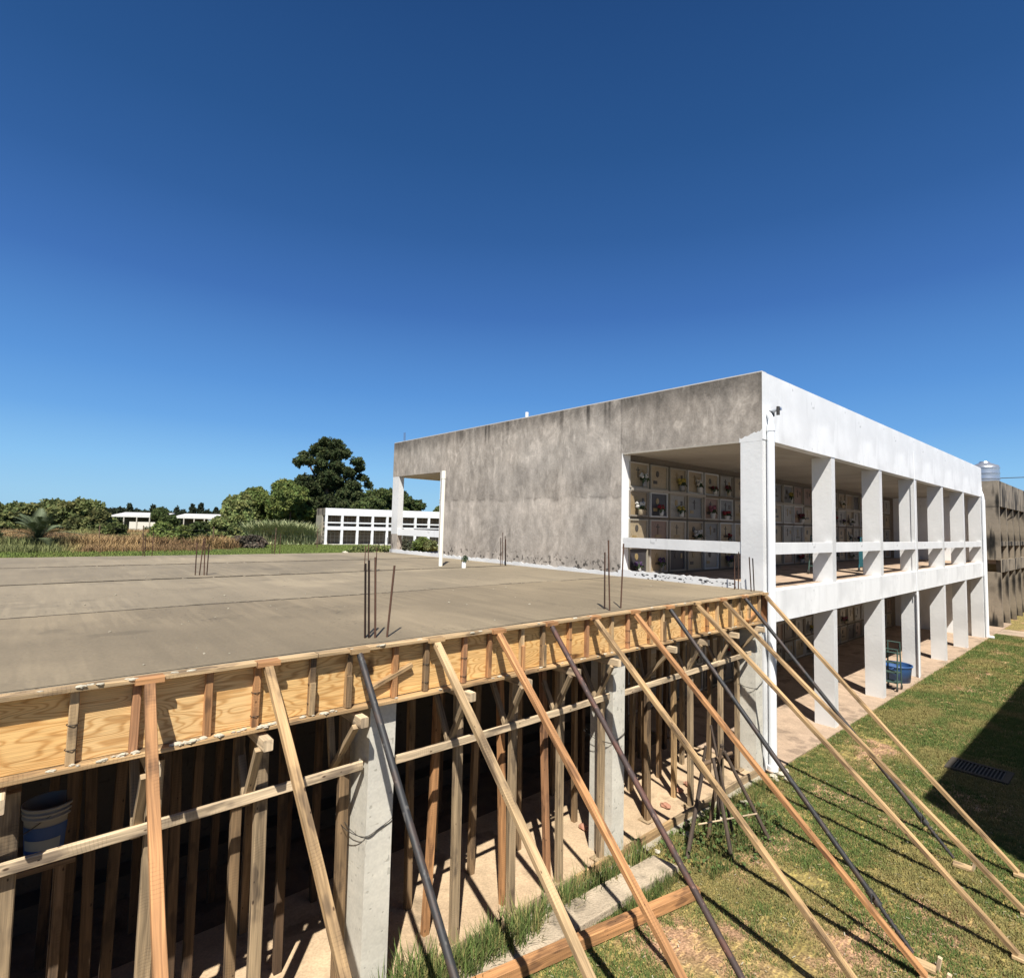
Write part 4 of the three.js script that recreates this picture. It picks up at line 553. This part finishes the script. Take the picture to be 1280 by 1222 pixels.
  // thicket at the field's far left
  [[-131, 17.5, 6.6, 'at the very edge of the view'], [-131.1, 13.6, 6.3, 'second from the edge of the view'], [-131.3, 10.4, 6.2, 'above the palm'], [-131.3, 7.4, 7, 'just right of the palm'], [-126, 4.6, 7.4, 'in the middle of the thicket'], [-125.1, 1.6, 6.9, 'near the sheds in the thicket'], [-121, 1.2, 5.2, 'at the end of the thicket beside the shed']].forEach(([x, z, H, w], i) => T('thicket_tree', `sprawling olive green thicket tree ${w}`, 'tree', x, z, H, i === 6 ? 4.6 : 7.5, i % 2 ? [0.17, 0.205, 0.075] : [0.155, 0.175, 0.065], 40 + i, { n: 1300, low: 0.1, nb: 10, spread: 1.2, group: 'thicket trees across the field' }));
  // bushes in the field
  [[-88.8, -12.1, 4.2, 5, G2, 'large round bush near the starter bars at the field edge'], [-91.9, -9.9, 3.5, 4, [0.1, 0.095, 0.05], 'dull brownish bush beside the large round bush'], [-99.7, 0.5, 3.3, 3.4, [0.11, 0.14, 0.045], 'light green bush standing alone in the reddish weeds'], [-89, -3.6, 3.4, 4, G1, 'green bush in the weeds below the dark shed bush'], [-87.5, -6, 3.1, 3.6, G1, 'low green bush left of the starter bars'], [-88.2, -8.2, 3.7, 3.6, G3, 'dark green bush behind the starter bars'], [-165, -16.2, 7.2, 8, G3, 'dark round bush standing between the two sheds'], [-84, -14.6, 1.7, 5, [0.14, 0.12, 0.09], 'greyish dry bush on the lawn edge'], [-91.4, 14.2, 2.2, 2.2, G3, 'dark small bush left of the palm']].forEach(([x, z, H, W, c, l], i) => T('field_bush', l, 'bush', x, z, H, W, c, 60 + i, { n: 900, low: 0.12, nb: 8, size: 0.85 }));
  [[-61.6, -21.4, 1.1, G2, 'low leafy plant in front of the distant white building'], [-60.4, -23, 1.3, G4, 'pale flowering plant next to the left gallery column'], [-59.8, -24.4, 1.2, G2, 'low shrub seen just left of the end wall'], [-59.4, -27.2, 2.1, [0.1, 0.11, 0.07], 'greyish shrub seen through the end opening'], [-57.6, -28.2, 2.6, G1, 'dark shrub in the middle of the end opening'], [-56.8, -29.2, 2.2, G4, 'light green shrub beside the cream vent pipe']].forEach(([x, z, H, c, l], i) => T('garden_shrub', l, 'shrub', x, z, H, 2.6, c, 80 + i, { n: 420, low: 0.12, nb: 7, size: 0.55 }));
  for (let i = 0; i < 7; i++) { const x = -64 + i * 0.55, z = -21 - i * 0.75, s = thing('garden_stone', `pale bordering stone on the grass before the distant building, ${ORD[i]} from the tall tree side`, 'stone', [x, 0, z], 'pale stones before the distant building'); part(s, 'stone', lump(0.42 + 0.2 * R(), i, 1.3, 0.7, 1), mortar, [x, 0.16, z]); }
  // date palm
  { const x = -85.5, z = 9.5, t = thing('date_palm', 'squat date palm with arching grey green fronds at the field edge', 'palm', [x, 0, z]); rod(t, 'trunk', [x, -0.2, z], [x, 1.0, z], 0.35, pineD, 0.3, 9);
    const frond = (() => { const ps = [], pts = []; for (let k = 0; k <= 12; k++) { const f = k / 12; pts.push([4.4 * f, 3.2 * f - 2.9 * f * f, 0]); } const gs = []; for (let k = 1; k < 12; k++) for (const s of [-1, 1]) for (let j = 0; j < 3; j++) { const a = pts[k], b = pts[k + 1], L = 0.75 * Math.sin(Math.PI * (0.15 + 0.8 * k / 12)), y0 = a[1] + (b[1] - a[1]) * j / 3, x0 = a[0] + (b[0] - a[0]) * j / 3; ps.push(x0, y0, 0, x0 + 0.11, y0, 0, x0 + 0.5 * L, y0 - 0.12 * L + 0.12, s * L); } for (let k = 0; k < 12; k++) { const a = pts[k], b = pts[k + 1]; ps.push(a[0], a[1], 0.03, a[0], a[1], -0.03, b[0], b[1], 0); } const g = new THREE.BufferGeometry(); g.setAttribute('position', new THREE.Float32BufferAttribute(ps, 3)); g.computeVertexNormals(); return g; })();
    const pm = plain([0.1, 0.125, 0.06], 0.7, { side: THREE.DoubleSide }), q = rng(6); for (let i = 0; i < 44; i++) { const f = part(t, 'frond', frond, pm, [x, 0.95, z]); f.rotation.set(0, i * 2.4 + q() * 0.4, 0, 'YXZ'); f.rotateZ((q() - 0.15) * 1.1); f.scale.setScalar(0.75 + 0.4 * q()); } }
  { const x = -91, z = 14.6, t = thing('date_palm', 'second palm cut off at the edge of the view', 'palm', [x, 0, z]); rod(t, 'trunk', [x, -0.2, z], [x, 0.8, z], 0.3, pineD, 0.25, 8); const fr = scene.getObjectByName('date_palm').children.find((c) => c.name === 'frond'); const q = rng(8); for (let i = 0; i < 20; i++) { const f = part(t, 'frond', fr.geometry, fr.material, [x, 0.8, z]); f.rotation.set(0, i * 2.4, 0, 'YXZ'); f.rotateZ((q() - 0.3) * 0.9); f.scale.setScalar(0.55 + 0.3 * q()); } }
  // reeds
  { const q = rng(15), l = []; for (let i = 0; i < 1500; i++) { const f = q(), x = -101.5 + 5 * f + 6 * (q() - 0.5), z = -19.5 - 8.5 * f, v = 0.8 + 0.5 * q(), d = q() < 0.3 ? 1 : 0; l.push([x, 0, z, (0.75 + 0.4 * q()) * (1.1 - 0.2 * Math.abs(f - 0.5)), q() * 6.3, (0.26 + 0.12 * d) * v, (0.3 + 0.08 * d) * v, (0.15 + 0.05 * d) * v]); } scatter('reeds', tuftGeo(9, 3.9, 0.16, 1.0, 3), grassM, l, null, 'pale green stand of tall reeds before the trees', 'reeds', 'stuff'); }
  // weeds of the field: reddish brown, gold and green
  { const q = rng(16), l = []; for (let i = 0; i < 15000; i++) { const d = q() ** 0.8, x = -76 - 62 * d, z = -14 + 33 * q() + (x + 76) * -0.06; if (x > -82 && z < -8) continue; if (x > -100 && z < -13) continue; const n = fbm(x * 0.06, z * 0.1, 3, 5), b = fbm(x * 0.16, z * 0.22, 2, 8), v = 0.7 + 0.6 * q(); const red = sm(0.42, 0.56, n), gold = sm(0.5, 0.62, b); const c = [0.18 + 0.07 * red + 0.1 * gold, 0.195 - 0.04 * red + 0.075 * gold, 0.07 + 0.004 * red + 0.028 * gold]; l.push([x, 0, z, (0.55 + 0.7 * q()) * (0.75 + 0.5 * b) * (x > -82 ? 0.6 : 1), q() * 6.3, c[0] * v, c[1] * v, c[2] * v]); } scatter('field_weeds', tuftGeo(14, 1.35, 0.07, 0.9, 4), grassM, l, null, 'tall reddish brown and golden weeds filling the field', 'weeds', 'stuff'); }
  { const q = rng(18), l = []; for (let i = 0; i < 9000; i++) { const strip = q() < 0.4, x = strip ? -57 - 21 * q() : -66 - 26 * q(), z = strip ? -14 + 30 * q() : -12 - 26 * q(); const v = 0.8 + 0.5 * q(); l.push([x, 0, z, 0.7 + 0.6 * q(), q() * 6.3, 0.13 * v, 0.17 * v, 0.035 * v]); } scatter('far_lawn_grass', tuftGeo(8, 0.16, 0.05, 0.7, 5), grassM, l, null, 'bright mown grass before the distant white building', 'grass', 'stuff'); }
  // far treeline
  { const q = rng(19); for (let i = 0; i < 21; i++) { const f = i / 20, x = -322 + 50 * f, z = -10 - 56 * f, con = q() < 0.45, H = con ? 8.5 + 2.5 * q() : 7 + 1.6 * q();
      const t = thing('far_tree', con ? `dark pointed conifer on the far skyline, ${ORD[i]} of the row` : `dark rounded tree on the far skyline, ${ORD[i]} of the row`, 'tree', [x, 0, z], 'trees of the far skyline'), W = con ? 3.2 : 7; rod(t, 'trunk', [x, 0, z], [x, H * 0.6, z], 0.2, pineD, 0.1, 5);
      const B = con ? [[0, H * 0.3, 0, 1.9, 2, 1.9], [0, H * 0.55, 0, 1.3, 1.8, 1.3], [0, H * 0.75, 0, 0.9, 1.5, 0.9], [0, H * 0.9, 0, 0.45, 1.2, 0.45]] : [[0, H * 0.35, 0, 3.6, 2.6, 3.6], [1, H * 0.6, -1.5, 2.6, 2, 2.6], [-1, H * 0.68, 1.5, 2.4, 1.8, 2.4], [0, H * 0.8, 0.4, 1.8, 1.4, 1.8]]; crown(t, [x, 0, z], B, con ? 260 : 420, [0.04, 0.055, 0.03], 200 + i, 2); } }
  { const q = rng(20), l = []; for (let i = 0; i < 900; i++) { const f = q(), x = -340 + 66 * f, z = 22 - 100 * f; l.push([x, 1 + 3.5 * q(), z, 3 + 2 * q(), q() * 6.3, 0.045, 0.062, 0.032, q() * 6, q() * 6]); } scatter('far_wood', clumpA, leafW, l, null, 'low dark wood along the horizon behind the sheds', 'wood', 'stuff'); }
  // two open sheds
  const shed = (label, a, b, open) => { const t = thing('open_shed', label, 'shed', [(a[0] + b[0]) / 2, 0, (a[1] + b[1]) / 2]), d = V([b[0] - a[0], 0, b[1] - a[1]]), L = d.length(), ang = Math.atan2(-d.z, d.x); const grp = (name, g, m) => { const p = part(t, name, g, m, [a[0], 0, a[1]]); p.rotation.y = ang; return p; };
    grp('roof', (() => { const g = new THREE.BoxGeometry(L, 0.18, 6); g.rotateX(0.16); g.translate(L / 2, 5.0, -2.6); return g; })(), plain([0.62, 0.6, 0.57], 0.5)); grp('roof_edge', box(0, L, 4.15, 4.42, 0.42, 0.5), plain([0.75, 0.74, 0.7], 0.5)); grp('back_wall', box(0, L, 0, 4.8, -5.4, -5.2), pineD); for (let k = 0; k <= 4; k++) grp('post', box(k * L / 4 - 0.14, k * L / 4 + 0.14, 0, 4.3, 0.2, 0.44), plain([0.5, 0.45, 0.38], 0.8)); if (open) grp('side_wall', box(L * 0.82, L, 0, 4.1, 0.0, 0.15), whiteM); else grp('low_wall', box(L * 0.35, L * 0.9, 0, 2.8, 0.0, 0.15), plain([0.65, 0.6, 0.52], 0.9)); };
  shed('long low shed with a pale roof left of the dark round bush', [-192.6, -7.2], [-183, -18.5], false); shed('open fronted shed with a white roof right of the dark round bush', [-180.7, -20.9], [-173.3, -30], true);
  // fence posts and wires at the field edge
  const fp = [[-84, 3.6], [-86.1, -1.4], [-83.2, -9.5], [-82.4, -17.9], [-81.5, -24]];
  fp.forEach(([x, z], i) => { const t = thing('fence_post', `thin dark fence post at the field edge, ${ORD[i]} from the palm`, 'post', [x, 0, z], 'fence posts at the field edge'); bar(t, 'post', [x, -0.2, z], [x, 3.1, z], 0.12, 0.12, pineD); });
  { const t = thing('fence_wire', 'thin wires strung between the far fence posts', 'wire', [-83, 0, -8]); for (const y of [1.2, 1.9, 2.6]) tube(t, 'wire', fp.map(([x, z]) => [x + 0.08, y, z]), 0.012, iron, 40, 4); }
  // distant white gallery building
  { const t = thing('distant_niche_building', 'distant white two storey gallery building below the tall tree', 'building', [-92.8, 0, -29.8]); t.rotation.y = -0.19;
    const L = 39.6, nb = 14, pt = L / nb, H = 6.7, px = (name, g, m) => { const e = shade(new THREE.Mesh(g, m)); e.name = name; t.add(e); return e; };   // local frame: facade at x = 0 running to -z
    px('fascia', box(-0.2, 0.02, 5.4, H, -L, 0.02), whiteM); px('floor_band', box(-0.2, 0.02, 2.75, 3.4, -L, 0.01), whiteM); px('roof', box(-8, -0.2, 5.5, H - 0.1, -L, 0), oldM); px('niche_block', box(-8, -2.4, 0, 5.5, -L, -0.4), nicheM); px('end_wall', box(-8, -2.6, 0, 5.4, -0.35, 0.1), footM); px('end_beam', box(-8, -0.21, 5.4, H, -0.3, 0.05), oldM); px('upper_floor', box(-2.4, -0.2, 3.1, 3.35, -L, -0.1), paveM); px('step', box(-2.4, 0.1, 0, 0.12, -L, 0), colM);
    for (let k = 0; k <= nb; k++) { px('column', box(-0.45, 0, 3.4, 5.4, -k * pt - 0.42, -k * pt), whiteM); px('column', box(-0.45, 0, 0.12, 2.75, -k * pt - 0.42, -k * pt), whiteM); if (k < nb) px('railing_beam', box(-0.16, -0.005, 3.95, 4.2, -(k + 1) * pt, -k * pt - 0.42), whiteM); }
    const gm = plain([0.32, 0.29, 0.24], 0.8); for (let k = 0; k < 6; k++) { for (const y of [0.12, 0.85, 1.55, 2.2, 3.4, 4.05, 4.7]) px('niche_ledge', box(-2.4, -2.33, y, y + 0.09, -(k + 1) * pt * 2.2, -k * pt * 2.2 - 0.01), gm); for (let j = 0; j < 8; j++) px('niche_upright', box(-2.4, -2.34, 0.2, 5.4, -(k * 2.2 * pt) - j * 0.75 - 0.09, -(k * 2.2 * pt) - j * 0.75), gm); } }
}

renderer.render(scene, camera);
